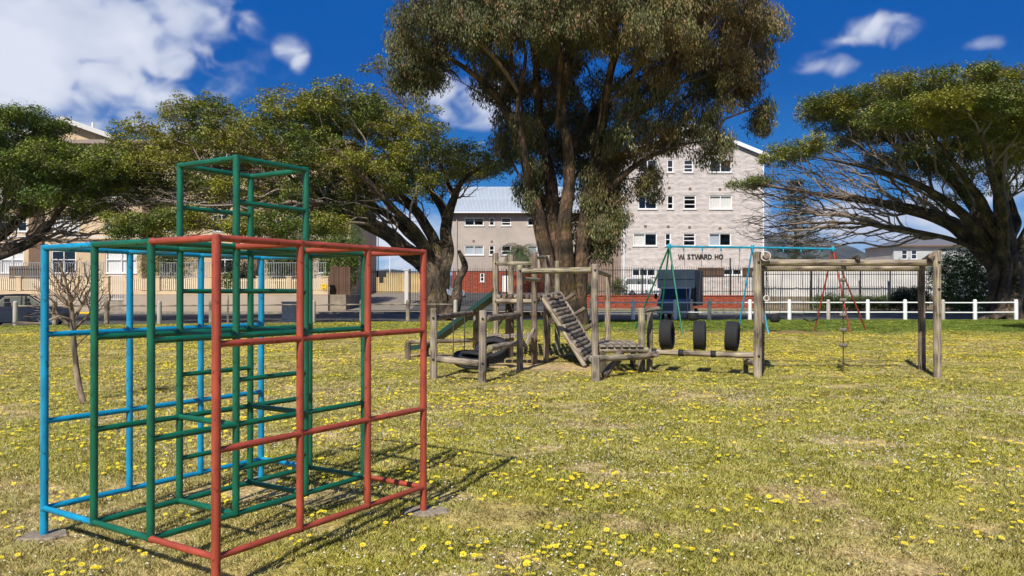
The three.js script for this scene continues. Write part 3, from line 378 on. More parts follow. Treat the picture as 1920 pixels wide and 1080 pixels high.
{ // tall many-stemmed gum tree
  const d = 38, base = V(X(1062, d), 0, -d);
  const lb = [[800, 55, 72, 56, 2.5, 70], [758, 112, 32, 46, 1.6, 34], [880, 25, 85, 58, 3.5, 80], [985, 10, 90, 56, 4, 80], [925, 92, 56, 40, 3, 40], [1100, 0, 120, 64, 5, 105], [1065, 80, 66, 50, 4, 46], [1240, 20, 105, 66, 5, 105], [1345, 48, 92, 70, 4.5, 105], [1415, 62, 48, 56, 3, 60], [1375, 140, 60, 42, 3, 56], [1432, 212, 17, 32, .8, 16], [1405, 168, 26, 24, 1.2, 12], [1280, 120, 86, 54, 4, 70], [1200, 175, 60, 50, 4, 56], [1170, 262, 46, 50, 3, 42], [1262, 248, 86, 26, 3, 50], [1340, 272, 30, 32, 1.6, 20], [1118, 350, 34, 50, 1.6, 30], [1128, 440, 32, 46, 1.8, 36], [985, 255, 22, 50, 2, 12], [1212, 335, 24, 34, 1.5, 18], [785, 150, 22, 30, 1, 12], [1000, 340, 20, 50, 1.5, 12], [1310, 200, 60, 36, 3, 30], [1160, 400, 26, 28, 1.5, 16]].map((q) => lobe(d, ...q, .97)).concat([[1045, 190, 115, 110, 2.5, 180, 1, 3.5], [960, 250, 40, 70, 1.5, 40, 1, 3], [1090, 270, 60, 70, 1.8, 60, 1, 3], [1000, 330, 34, 60, 1.5, 34, 1, 2.5], [1140, 330, 46, 60, 1.8, 46, 1, 3], [940, 150, 60, 50, 2, 40, 1, 3], [800, 120, 60, 44, 2, 40, 1, 1], [1060, 400, 60, 50, 1.5, 30, 1, 3]].map((q) => lobe(d, ...q))).concat([[860, -40, 130, 60, 4, 100, 1, -2.5], [1000, -130, 200, 90, 6, 200, 1, -3.5], [1220, -130, 200, 90, 6, 200, 1, -3.5], [1090, -40, 170, 60, 4, 110, 1, -5], [1330, -40, 110, 60, 4, 90, 1, -3], [960, 30, 110, 40, 2.5, 60, 1, -4.5], [1180, 40, 130, 44, 2.5, 80, 1, -5]].map((q) => lobe(d, ...q)));
  const o = tree('gum_tree', 'tall gum tree with many dark stems and drooping olive leaves at the centre', base, {
    seed: 31, gnarl: .34, tipR: .013, bend: .35, hollow: .3, limbs: [
      limb(d, [[1052, 612], [1050, 590], [1040, 555], [1028, 510], [1018, 460], [1006, 400], [992, 330, .4], [972, 255, .5], [938, 190, .4], [890, 140, 0], [820, 98, -.5], [762, 80, -1]], [.52, .42, .37, .34, .31, .28, .25, .21, .16, .12, .08, .03], 14),
      limb(d, [[1056, 612, .3], [1052, 560, .3], [1045, 500, .6], [1038, 420, 1], [1030, 330, 1.2], [1012, 230, 1.4], [1004, 120, 1.4], [985, 0, 1.4], [960, -80, 1.4]], [.55, .45, .38, .34, .28, .22, .16, .1, .04], 12),
      limb(d, [[1076, 612, -.3], [1070, 565, -.3], [1062, 500, -.5], [1060, 420, -.8], [1068, 340, -1], [1062, 260, -1.2], [1052, 190, -1.3], [1070, 100, -1.5], [1095, 0, -1.6], [1110, -90, -1.6]], [.55, .46, .36, .3, .27, .22, .19, .14, .09, .03], 12),
      limb(d, [[1082, 610], [1085, 560], [1090, 490], [1098, 410], [1112, 320, .3], [1132, 220, .6], [1150, 120, .8], [1195, 20, 1], [1230, -70, 1]], [.55, .45, .37, .31, .27, .22, .17, .1, .04], 14),
      limb(d, [[1100, 430], [1122, 385, -.4], [1162, 335, -.8], [1215, 296, -1], [1275, 272, -1.2], [1340, 262, -1.4]], [.24, .2, .15, .11, .07, .02]),
      limb(d, [[1110, 335], [1145, 275, -.8], [1195, 215, -1.5], [1270, 160, -2], [1350, 105, -2.4], [1410, 70, -2.6]], [.22, .18, .14, .1, .06, .02]),
      limb(d, [[1065, 320], [1090, 245, 1.2], [1150, 165, 2], [1235, 95, 2.6], [1310, 30, 3]], [.2, .16, .12, .08, .03]),
      limb(d, [[1000, 370], [985, 300, -1.4], [970, 200, -2], [985, 100, -2.4], [960, 20, -2.6]], [.2, .16, .12, .08, .03]),
      limb(d, [[1045, 240, -1], [1050, 120, -2.5], [1040, 0, -4], [1020, -120, -5]], [.16, .13, .09, .04]), limb(d, [[1120, 290, 0], [1140, 160, -2], [1160, 20, -4], [1200, -120, -5]], [.17, .13, .09, .04]), limb(d, [[1350, 110, -2.2], [1385, 135, -2.3], [1410, 165, -2.3], [1430, 190, -2.3]], [.06, .045, .03, .012]),
      limb(d, [[952, 208, .4], [905, 178, .2], [862, 152, 0], [836, 142, 0]], [.06, .04, .025, .01]),
      limb(d, [[1100, 420], [1120, 420, -.8], [1138, 430, -1.1], [1140, 460, -1.2]], [.1, .07, .05, .02])],
    lobes: lb
  }, M.euc, std(lin(.16, .11, .08), .95));
  const eucCol = (p, R) => { const t = R(), b = .7 + .6 * R(), warm = sstep(.42, .62, fbm(p.x * .45 + 3, p.y * .45 + p.z * .3 + 7, 3)) * sstep(-2, 9, p.x) * .8; let c = mix3([.085, .092, .024], [.235, .160, .046], warm); if (t < .10) c = [.27, .15, .06]; if (t > .93) c = [.21, .22, .08]; return c.map((q) => q * b); };
  foliage(o.g, 'foliage', clump(33, 16, .26, .16, .02, 'droop'), M.leafEuc, scatter(o.tips, o.R, 12, .46, -.15), eucCol, o.R, [.8, 1.3]);
}
{ // little bare tree behind the climbing frame
  const d = 11.1, base = grd(155, 754.5);
  const g = thing('bare_sapling', 'small leaning bare tree with pale twigs behind the blue posts', 'tree', base);
  const w = grow({ seed: 41, gnarl: .35, tipR: .0025, step: .12, bend: .5, limbs: [limb(d, [[155, 757], [146, 715], [139, 660], [136, 610], [133, 570], [122, 525], [108, 485]], [.05, .043, .04, .036, .03, .02, .008], 9), limb(d, [[136, 605], [152, 575, .1], [168, 545, .2], [186, 505, .2]], [.026, .02, .015, .006]), limb(d, [[135, 600], [118, 590, -.2], [90, 606, -.3], [45, 603, -.4], [-5, 612, -.5]], [.018, .014, .012, .01, .006]), limb(d, [[134, 580], [112, 560, .1], [98, 530, .2], [80, 500, .2]], [.02, .015, .01, .005])],
    lobes: [lobe(d, 130, 525, 62, 50, .5, 420, 0), lobe(d, 175, 545, 36, 36, .4, 160, 0), lobe(d, 95, 560, 30, 40, .4, 110, 0), lobe(d, 185, 590, 30, 20, .3, 24, 0), lobe(d, 60, 600, 50, 10, .3, 24, 0)] });
  part(g, 'trunk', w.thick, M.twigPale); part(g, 'branches', w.twigs, M.twigPale).userData.kind = 'stuff';
}
function bush(name, label, c, rx, ry, rz, n, colour, seed, L = .1, stems = true) {   // c: centre on the ground
  const g = thing(name, label, 'bush', c), R = rng(seed), pl = [];
  for (let k = 0; k < n; k++) { const u = R() * 2 - 1, a = R() * 6.28, s = Math.sqrt(1 - u * u), r = Math.pow(R(), .4) * (.85 + .4 * vn(a * 2 + seed, u * 3)); const p = V(c.x + rx * r * s * Math.cos(a), c.y + ry + ry * r * u, c.z + rz * r * s * Math.sin(a)); if (p.y > c.y + .03) pl.push(p); }
  if (stems) part(g, 'stem', [0, 1, 2, 3, 4].map((k) => rod(V(c.x + (R() - .5) * .1, c.y - .05, c.z + (R() - .5) * .1), V(c.x + (R() - .5) * rx, c.y + ry, c.z + (R() - .5) * rz), .025, 5, .01)), M.twig);
  foliage(g, 'foliage', clump(seed + 1, 14, Math.min(.24, rx * .3), L, L * .33, 'fig'), M.leaf, pl, (p, Q) => { const b = .6 + .8 * Q(); return colour.map((q) => q * b); }, R);
  return g;
}
// ------------------------------------------------------------ steel climbing frame
{
  const cu = .5856, cl = .569, b0 = .181, x0 = -1.5804, z0 = 4.1068, yaw = .5618, c = Math.cos(yaw), s = Math.sin(yaw);
  const P = (u, v, l) => V(x0 + cu * (-c * u + s * v), l < -.5 ? -.05 : b0 + cl * l, -(z0 + cu * (s * u + c * v)));
  const g = thing('climbing_frame', 'blue, green and red tubular steel climbing frame with a raised middle tower', 'climbing frame', P(0, 0, -1).setY(0));
  const col = (u) => u < .6 ? M.red : u > 2.4 ? M.blue : M.green;
  const post = (a, b, r) => { const L = a.distanceTo(b); return lathe([[0, 0], [r, 0], [r, L * .5], [r, L - .006], [r - .006, L], [0, L]], 16, a, b); };
  const rail = (a, b, r) => { const L = a.distanceTo(b); return lathe([[r * 1.12, .004], [r * 1.2, .018], [r * .92, .036], [r * .93, .07], [r, .13], [r, L / 2], [r, L - .13], [r * .93, L - .07], [r * .92, L - .036], [r * 1.2, L - .018], [r * 1.12, L - .004]], 14, a, b); };
  const RP = .0225, RR = .0195;
  for (let u = 0; u < 4; u++) for (let v = 0; v < 4; v++) {
    const corner = (u % 3 === 0) && (v % 3 === 0), tower = u > 0 && u < 3 && v > 0 && v < 3;
    const p = part(g, 'post', post(P(u, v, corner ? -1 : 0), P(u, v, tower ? 4 : 3).add(V(0, .018, 0)), corner ? .0245 : RP), col(u)); if (tower) p.name = 'tower_post';
    if (corner) { const q = P(u, v, 0).setY(0), R = rng(u * 5 + v), pts = []; const rx = .10 + .04 * R(); for (let k = 0; k < 18; k++) { const a = k / 18 * 6.283, r = rx * (.8 + .5 * vn(k * .9, u * 7 + v * 3)); pts.push([q.x + Math.cos(a) * r * 1.25, q.z + Math.sin(a) * r * .9]); } const e = new THREE.ExtrudeGeometry(new THREE.Shape(pts.map(([x, z]) => new THREE.Vector2(x, -z))), { depth: .02, bevelEnabled: true, bevelSize: .01, bevelThickness: .01, bevelSegments: 1 }).rotateX(-Math.PI / 2).translate(0, -.017, 0); part(g, 'concrete_footing', e, M.concrete); }
  }
  const vr = (u, v, l, name = 'rail') => part(g, name, rail(P(u, v, l), P(u, v + 1, l), name === 'rung' ? .017 : RR), col(u));
  const ur = (u, v, l) => part(g, 'rail', rail(P(u, v, l), P(u + 1, v, l), RR), u === 0 ? M.red : u === 2 ? M.blue : M.green);
  for (let u = 0; u < 4; u++) for (let v = 0; v < 3; v++) for (const l of [0, 1, 2, 3]) vr(u, v, l);
  for (let u = 0; u < 3; u++) for (let v = 0; v < 4; v++) { ur(u, v, 3); if (v % 3 === 0 || u === 1) ur(u, v, 0); if (u === 1 && v % 3) { ur(u, v, 1); ur(u, v, 2); ur(u, v, 4); } }
  for (const u of [1, 2]) { for (const l of [.5, 1.5, 2.5, 3.5]) vr(u, 1, l, 'rung'); vr(u, 1, 4); }
}

// ------------------------------------------------------------ timber play structure
const onG = (px, py, top, dz = 0) => { const d = gd(py), b = V(X(px, d), -.06, -d); return [b, V(b.x, Y(top, d), -d)]; };
const peg = (px, py, top, r, mat = M.log, r1) => ({ ...(() => { const [a, b] = onG(px, py, top); return { a, b, g: log(a, b, r, r1 ?? r * .95), mat, r }; })() });
const postAt = {};
{
  const g = thing('log_tower', 'weathered timber play tower with log deck, plank ramp and green slide', 'play tower', V(X(965, 17.5), 0, -17.5));
  const P = (px, py, top, r, mat) => { const q = peg(px, py, top, r, mat); part(g, 'post', q.g, mat); return q; };
  const p1 = P(813, 710, 578, .07, M.log), p2 = P(905, 718, 582, .072, M.logGrey), p3 = P(892, 667, 571, .075, M.log), p4 = P(975, 693, 497, .068, M.logGrey);
  const p5 = P(929, 674, 474, .075, M.log), p6 = P(958, 650, 478, .085, M.log), p7 = P(1002, 681, 473, .07, M.logBrown), p8 = P(1027, 663, 479, .072, M.logGrey), p9 = P(1045, 656, 489, .072, M.logGreen), p10 = P(1115, 699, 495, .07, M.logGrey), p11 = P(1139, 661, 512, .075, M.log), p12 = P(765, 675, 641, .07, M.logBrown);
  const L = (a, b, r, mat = M.log, name = 'log_rail') => part(g, name, log(a, b, r), mat);
  const off = (p, y, dx = 0, dz = 0) => V(p.a.x + dx, y, p.a.z + dz);
  const bolt = (p, y) => part(g, 'bolt', rod(V(p.a.x, y, p.a.z + p.r - .01), V(p.a.x, y, p.a.z + p.r + .012), .022, 8), M.dark);
  bolt(p1, .36); bolt(p2, .35); bolt(p2, 1.13); bolt(p1, 1.12); bolt(p4, 1.13); bolt(p4, Y(507, 15.4)); bolt(p10, Y(507, 15.4)); bolt(p5, Y(494, 18.1)); bolt(p7, 1.38); bolt(p5, 1.38);
  // rails round the tyre pit
  L(off(p1, .36, .06, -.03), off(p2, .35, -.06, -.03), .062);
  L(off(p1, 1.12, .03, -.05), off(p3, 1.08, .02, .09), .062, M.logBrown); L(off(p2, 1.13, .05, -.02), off(p4, 1.13, -.05, -.02), .062, M.logBrown);
  L(off(p12, .42, .04, -.07), off(p3, .40, -.02, .10), .05); L(off(p2, .56, .1, -.7), off(p4, .54, -.06, -.08), .06);
  // beams over the tower
  const yb = Y(507, 15.4); L(off(p4, yb, .05, .02), off(p10, yb, -.06, .02), .062, M.logGreen, 'beam'); L(off(p10, yb - .01, .03, -.1), off(p11, yb - .01, .06, -.02), .055, M.logGreen, 'beam');
  L(off(p5, Y(494, 18.1), .03, .03), off(p7, Y(494, 17.2), -.03, .02), .05, M.logGreen, 'beam'); L(off(p4, yb - .16, .05, -.12), off(p7, yb - .16, .1, -.1), .045, M.logGreen, 'beam'); L(off(p7, Y(483, 17.2), .04, -.05), off(p8, Y(482, 19.8), -.04, .1), .04, M.logGreen, 'beam');
  // deck of split logs
  const yd = 1.38, xa = p5.a.x + .02, xb = p7.a.x - .0, zf = p5.a.z + .02, zb = p6.a.z - .05;
  L(V(xa, yd, zf + .08), V(xb + .1, yd, zf + .4), .06, M.log, 'deck_beam'); L(V(xa, yd, zb + .35), V(p9.a.x, yd, zb + .3), .06, M.logBrown, 'deck_beam');
  for (let k = 0; k < 11; k++) { const x = mix(xa + .05, p8.a.x + .1, k / 10); part(g, 'deck_log', log(V(x, yd + .11, zf + .14 + .25 * k / 10), V(x + .1, yd + .11, zb + .3), .052), k % 3 ? M.logBrown : M.logGrey); }
  // under the deck
  L(V(X(955, 19), -.05, -19), V(X(955, 19), yd - .02, -19), .11, M.logBrown, 'prop'); L(V(xa, 1.02, -19.0), V(p9.a.x, 1.04, -19.2), .07, M.logDark, 'crossbeam');
  for (let k = 0; k < 6; k++) part(g, 'step_plank', box(X(915, 17.2) + k * .17, X(915, 17.2) + k * .17 + .14, .58 + (k % 2) * .015, .63 + (k % 2) * .015, -17.6, -16.75, .008), M.logGrey);
  part(g, 'brace', log(V(X(930, 18.6), .7, -18.4), V(X(953, 18.6), 1.15, -18.7), .03), M.log); part(g, 'brace', log(V(X(985, 16.6), .42, -16.6), V(X(1001, 16.9), .78, -16.9), .045), M.logGrey); part(g, 'brace', log(V(X(985, 16.6), .42, -16.6), V(X(972, 16.3), .66, -16.4), .045), M.logBrown);
  // ramp of round rungs between two stringers
  const lt = V(X(1018, 17.3), 1.46, -17.3), lbm = grd(1097, 689).setY(.02), rt = V(X(1046, 19.2), 1.5, -19.2), rb = V(X(1119, 17.9), .02, -17.9);
  part(g, 'ramp_stringer', log(lt, lbm, .052), M.log); part(g, 'ramp_stringer', log(rt.clone().add(V(.05, .08, 0)), rb.clone().add(V(.05, .08, 0)), .045), M.logGrey);
  const up = V(0, .085, 0);
  for (let k = 0; k < 17; k++) { const t = .03 + k / 16 * .93, a = lt.clone().lerp(lbm, t).add(up), b = rt.clone().lerp(rb, t).add(up); part(g, 'ramp_rung', log(a.lerp(b.clone(), .02), b, .052 + .006 * h2(k, 3)), [M.logGrey, M.logBrown, M.logGrey, M.logDark][k % 4]); }
  for (let k = 0; k < 4; k++) { const q = rt.clone().lerp(rb, .16 + k * .24).add(V(.06, .14, 0)); part(g, 'ramp_peg', log(q, q.clone().add(V(.22, .16, .12)), .05), M.logBrown); }
  part(g, 'ramp_leg', log(V(X(1024, 17.6), -.05, -17.6), V(X(1024, 17.6), 1.3, -17.6), .065), M.log);
  // slide running down to the left
  const st = V(X(930, 18.4), 1.5, -18.4), sb = V(X(802, 19.1), .2, -19.1), dir = sb.clone().sub(st), n = V(-dir.z, 0, dir.x).normalize().multiplyScalar(.25), lift = V(0, .12, 0);
  const quad = (a, b, c2, d2) => fromTris([a, b, c2, a, c2, d2].flatMap((p) => [p.x, p.y, p.z]));
  const slab = (a, b, up2, th) => { const t = n.clone().normalize().multiplyScalar(th), A = [a, b, b.clone().add(up2), a.clone().add(up2)], B = A.map((p) => p.clone().add(t)); return [quad(...A), quad(...B.slice().reverse()), quad(A[0], B[0], B[1], A[1]), quad(A[3], A[2], B[2], B[3]), quad(A[0], A[3], B[3], B[0]), quad(A[1], B[1], B[2], A[2])]; };
  const s2 = sb.clone().add(V(-.45, -.06, -.02));
  const bed = part(g, 'slide_bed', [quad(st.clone().sub(n), st.clone().add(n), sb.clone().add(n), sb.clone().sub(n)), quad(sb.clone().sub(n), sb.clone().add(n), s2.clone().add(n), s2.clone().sub(n))], M.slide);
  for (const e of [-1, 1]) part(g, 'slide_side', [...slab(st.clone().addScaledVector(n, e), sb.clone().addScaledVector(n, e), lift, .035), ...slab(sb.clone().addScaledVector(n, e), s2.clone().addScaledVector(n, e), lift, .035)], M.slide);
  part(g, 'slide_leg', rod(V(sb.x, -.05, sb.z), V(sb.x, .22, sb.z), .03), M.slide);
}
{ // step platform between tower and tyre beam
  const g = thing('log_platform', 'low plank platform on log posts beside the plank ramp', 'play platform', V(X(1160, 14.6), 0, -14.6));
  const P = (px, py, top, r, mat) => { const q = peg(px, py, top, r, mat); part(g, 'post', q.g, mat); return q; };
  const a = P(1117, 715, 669, .085, M.logGrey), b = P(1203, 699, 578, .072, M.logGreen), c = P(1218, 694, 585, .066, M.logGreen);
  part(g, 'rail', log(V(a.a.x - .08, Y(672, 13.9), a.a.z - .1), V(b.a.x + .1, Y(672, 14.6), b.a.z + .1), .06), M.log);
  part(g, 'rail', log(V(b.a.x + .02, Y(583, 15), b.a.z + .0), V(c.a.x + .2, Y(579, 15.5), c.a.z - .05), .05), M.logGrey);
  const y = Y(656, 15), x0 = X(1124, 15), x1 = X(1206, 15);
  for (const z of [-15.0, -16.3]) part(g, 'deck_beam', log(V(x0, y, z), V(x1 + .1, y, z), .058), M.log);
  for (let k = 0; k < 6; k++) part(g, 'deck_plank', box(x0 + k * .145, x0 + k * .145 + .118, y + .058, y + .098, -16.42, -14.9, .008), k % 2 ? M.logGrey : M.log);
  part(g, 'diagonal_log', log(V(X(1132, 14.3), .05, -14.2), V(X(1166, 14.6), Y(660, 14.6), -14.75), .07), M.logBrown);
  part(g, 'post', log(V(x0 + .1, -.05, -16.3), V(x0 + .1, y, -16.3), .06), M.logBrown); part(g, 'post', log(V(x1, -.05, -16.3), V(x1, y, -16.3), .06), M.logDark); part(g, 'post', log(V(x0 + .06, -.05, -15.0), V(x0 + .06, y, -15.0), .06), M.logDark); part(g, 'log_stub', log(V(X(1212, 15), Y(668, 15), -15.1), V(X(1226, 15), Y(662, 15), -14.7), .065), M.logGrey);
}
{ // tyre beam
  const g = thing('balance_beam', 'horizontal log beam with rubber bands carrying three upright tyres', 'balance beam', V(X(1320, 15), 0, -15));
  const a = V(X(1208, 15.4), Y(659, 15.4), -15.4), b = V(X(1428, 14.5), Y(667, 14.5), -14.5);
  part(g, 'beam', log(a, b, .058), M.log);
  for (const px of [1228, 1280, 1341]) { const t = (px - 1208) / 220, p = a.clone().lerp(b, t), d = b.clone().sub(a).normalize(); part(g, 'rubber_band', rod(p.clone().addScaledVector(d, -.05), p.clone().addScaledVector(d, .05), .07, 14), M.rubber); }
  part(g, 'log_stub', log(V(X(1408, 14.6), Y(680, 14.6), -14.9), V(X(1414, 14.4), Y(680, 14.4), -14.35), .06), M.logGrey);
  const stand = peg(1398, 701, 668, .05, M.logBrown); part(g, 'post', stand.g, M.logBrown);
}
function tyreGeo(R, W, hole = .58) {                                 // tread with grooves, rounded shoulders and an open centre; axis = y
  const r = R * hole, h = W / 2, pr = [[r, -h * .62], [r + .03, -h * .9], [R * .8, -h], [R * .93, -h * .93], [R * .985, -h * .72]];
  for (let k = 0; k < 5; k++) { const y = -h * .72 + k * h * .36; pr.push([R, y + .006], [R, y + h * .36 - .016], [R - .012, y + h * .36 - .012], [R - .012, y + h * .36]); }
  pr.push([R * .985, h * .72], [R * .93, h * .93], [R * .8, h], [r + .03, h * .9], [r, h * .62], [r + .035, h * .45], [R * .9, h * .55], [R * .9, -h * .55], [r + .035, -h * .45], [r, -h * .62]);
  return new THREE.LatheGeometry(pr.slice().map(([a, b]) => new THREE.Vector2(a, b)), 36);
}
const tG = tyreGeo(.29, .23), tBig = tyreGeo(.36, .22, .56);
[[1250, 15.35, -.36, .02, 'leftmost of three upright black tyres on the log beam'], [1311, 15.1, -.27, 0, 'middle one of three upright black tyres on the log beam'], [1372, 14.85, -.38, -.06, 'upright black tyre on the log beam nearest the tall right post']].forEach(([px, d, yaw, lean, label]) => {
  const m = mesh(numbered('tyre'), tG, M.tyre, scene); m.rotation.set(0, yaw, Math.PI / 2 + lean, 'YXZ'); m.position.set(X(px, d), Y(662, 15) + .058 + .285, -d + .06); tag(m, label, 'tyre', 'upright tyres on the beam');
});
{ const m = mesh(numbered('tyre'), tBig, M.tyre, scene); m.position.set(X(884, 15.3), .24, -15.3); m.rotation.set(.16, 0, -.1); tag(m, 'black tyre hanging flat low between the two short left posts', 'tyre');
  const m2 = mesh(numbered('tyre'), tBig, M.tyre, scene); m2.position.set(X(922, 16.2), .36, -16.2); m2.rotation.set(.55, .2, .12); tag(m2, 'black tyre tilted on its side behind the grey log post', 'tyre');
  for (const [px, d, y0, label] of [[850, 16.2, .2, 'left one of two thin chains in the tyre pit'], [871, 16.4, .2, 'right one of two thin chains in the tyre pit']]) tag(mesh(numbered('hanging_chain'), rod(V(X(px, d), y0, -d), V(X(px, d), 1.08, -d), .011, 6), M.chain, scene), label, 'chain'); }
{ // tall frame on the right with two long beams
  const g = thing('log_beam_frame', 'tall timber frame with two long horizontal log beams on the right', 'play frame', V(X(1590, 14.6), 0, -14.6));
  const P = (px, py, top, r, mat) => { const q = peg(px, py, top, r, mat); part(g, 'post', q.g, mat); return q; };
  const a = P(1420, 708, 472, .078, M.log), b = P(1757, 708, 470, .072, M.log), c = P(1728, 694, 498, .07, M.logBrown), e = P(1427, 693, 498, .07, M.logBrown);
  const y1 = Y(492.5, 14.5), y2 = Y(504.5, 15.6);
  part(g, 'beam', log(V(a.a.x + .0, y1, -14.48), V(b.a.x, y1, -14.48), .066, .06), M.log); part(g, 'beam', log(V(e.a.x - .1, y2 + .02, -15.68), V(c.a.x + .1, y2 + .02, -15.68), .062), M.log);
  part(g, 'cross_log', log(V(X(1434, 14.3), y1 + .11, -14.2), V(X(1434, 15.7), y2 + .13, -15.95), .06), M.logBrown); part(g, 'cross_log', log(V(X(1745, 14.3), y1 + .11, -14.25), V(X(1738, 15.7), y2 + .13, -15.95), .06), M.logBrown); part(g, 'cross_log', log(V(X(1585, 14.9), y1 + .09, -14.36), V(X(1585, 15.6), y2 + .12, -15.8), .05), M.logDark);
  for (const [p, y] of [[a, y1], [b, y1], [b, y1 - .5], [a, Y(667, 14.3)]]) part(g, 'bolt', rod(V(p.a.x, y, p.a.z + p.r - .01), V(p.a.x, y, p.a.z + p.r + .012), .022, 8), M.dark);
  // rope lashing and hanging hook
  const rp = []; for (let k = 0; k < 4; k++) rp.push(new THREE.TorusGeometry(.082, .012, 6, 20).rotateY(.25 * (k - 1.5)).translate(X(1434, 14.3), y1 + .11, -14.24 - k * .03)); part(g, 'rope_lashing', rp, M.rope);
  const ch = []; for (let k = 0; k < 12; k++) ch.push(new THREE.TorusGeometry(.03, .007, 5, 10).scale(.62, 1, 1).rotateY(k % 2 ? 1.57 : 0).translate(X(1437, 14.6), y1 - .07 - k * .047, -14.6)); part(g, 'chain', ch, M.chain); part(g, 'rope_ring', new THREE.TorusGeometry(.05, .012, 6, 18).translate(X(1437, 14.6), y1 - .07 - 12 * .047 - .04, -14.6), M.rope);
  const d = thing('disc_rope', 'hanging rope with weathered grip discs below the long beams', 'climbing rope', V(X(1583, 15), 0, -15));
  part(d, 'rope', rod(V(X(1583, 15), .12, -15.05), V(X(1583, 15), y1 + .05, -15.05), .012, 6), M.chain);
  [528, 566, 594, 622, 651].forEach((py, k) => part(d, 'disc', lathe([[0, 0], [.06, 0], [.072, .02], [.072, .05], [.06, .07], [0, .07]], 14, V(X(1583 + (k % 2) * .5, 15), Y(py, 15), -15.05), V(X(1583, 15), Y(py, 15) + .07, -15.05)), M.logGrey));
}
{ // swing set
  const g = thing('swing_set', 'long swing frame with blue top bar on green, blue and red legs', 'swing set', V(X(1410, 31), 0, -31));
  const A = V(X(1255, 31), Y(462, 31), -31), B = V(X(1411, 31), Y(464, 31), -31), C = V(X(1562, 31), Y(467, 31), -31);
  part(g, 'top_bar', [rod(A.clone().add(V(-.12, 0, 0)), B, .045, 10), rod(B, C.clone().add(V(.1, 0, 0)), .045, 10)], M.swingBlue);
  for (const p of [A, B, C]) part(g, 'bracket', rod(p.clone().add(V(0, -.1, 0)), p.clone().add(V(0, .1, 0)), .07, 10), M.swingBlue);
  const leg = (p, px, py, m) => { const q = grd(px, py).setY(-.05); part(g, 'leg', rod(q, p.clone().lerp(q, .0), .036, 8), m); };
  leg(A, 1190, 617, M.swingGreen); leg(A, 1236, 617, M.swingGreen); leg(A, 1280, 626, M.swingGreen); leg(B, 1384, 620, M.swingBlue); leg(B, 1441, 626, M.swingBlue); leg(B, 1428, 617, M.swingBlue); leg(C, 1527, 618.5, M.swingRed); leg(C, 1594, 622.5, M.swingRed); leg(C, 1624, 618.5, M.swingRed);
  const sw = (xa, xb, py, label, kind) => { const pa = A.clone().lerp(C, (xa - 1255) / 307), pb = A.clone().lerp(C, (xb - 1255) / 307), sy = Y(py, 31), s = thing('swing', label, 'swing', V((pa.x + pb.x) / 2, sy, -31), 'swings under the blue bar'); const w = kind === 'bucket' ? .2 : .26, mx = (pa.x + pb.x) / 2;
    for (const [p, e] of [[pa, -1], [pb, 1]]) { part(s, 'chain', rod(V(mx + e * w, sy + .05, -31), p.clone().add(V(0, -.12, 0)), .011, 5), M.chain); part(s, 'hanger', rod(p.clone().add(V(0, -.16, 0)), p.clone().add(V(0, -.02, 0)), .03, 8), M.swingBlue); }
    if (kind === 'bucket') { part(s, 'seat', new THREE.LatheGeometry([[.0, -.16], [.16, -.15], [.21, -.05], [.22, .12], [.19, .13], [.17, -.04], [.13, -.1], [0, -.11]].map(([a, b]) => new THREE.Vector2(a, b)), 16).translate(mx, sy, -31), M.rubber); }
    else { const pts = []; for (let k = 0; k <= 8; k++) { const t = k / 4 - 1; pts.push(V(mx + t * w, sy + .09 * (t * t - .5), -31)); } const gs = []; for (let k = 0; k < 8; k++) { const a = pts[k], b = pts[k + 1]; const q = box(0, a.distanceTo(b) + .004, -.018, .018, -.1, .1); q.rotateZ(Math.atan2(b.y - a.y, b.x - a.x)).translate(a.x, a.y, -31); gs.push(q); } part(s, 'seat', gs, M.rubber); } };
  sw(1282, 1317, 594, 'leftmost swing with a bucket seat in front of the truck', 'bucket'); sw(1352, 1387, 596, 'swing with a flat belt seat left of the blue legs', 'belt'); sw(1436, 1469, 597, 'bucket seat swing just right of the blue legs', 'bucket'); sw(1502, 1537, 600, 'swing with a belt seat nearest the red legs', 'belt');
}
// ------------------------------------------------------------ fences, walls, street furniture
{
  const right = thing('post_rail_fence', 'low white post and rail fence along the street on the right', 'fence', V(12, 0, -44)), left = thing('post_rail_fence', 'low weathered post and rail fence along the street on the left', 'fence', V(-10, 0, -40));
  const pl = [29, 103, 200, 299, 396, 490, 588, 678, 765, 854], pr = [1109, 1187, 1266, 1330, 1406, 1480, 1553, 1627, 1697, 1768, 1828, 1905];
  const dOf = (px) => { let d = 44; for (let k = 0; k < 8; k++) d = fenceD(X(px, d)); return d; };
  const mk = (g, list, matA, matB, rails) => { const ps = list.map((px) => { const d = dOf(px); return V(X(px, d), 0, -d); }); ps.forEach((p, k) => part(g, 'post', lathe([[0, 0], [.115, 0], [.11, 1.12], [.08, 1.2], [0, 1.22]], 9, p.clone().setY(-.05), p.clone().setY(1.2)), (k * 7) % 3 ? matA : matB)); for (const y of rails) for (let k = 0; k < ps.length - 1; k++) part(g, 'rail', rod(ps[k].clone().setY(y + .03 * (h2(k, 3) - .5)).add(V(0, 0, .0)), ps[k + 1].clone().setY(y + .03 * (h2(k + 1, 3) - .5)), .038, 7), matA); };
  mk(left, pl, M.logGrey, M.offwhite, [.92]); mk(right, pr, M.white, M.offwhite, [.98, .42]);
}
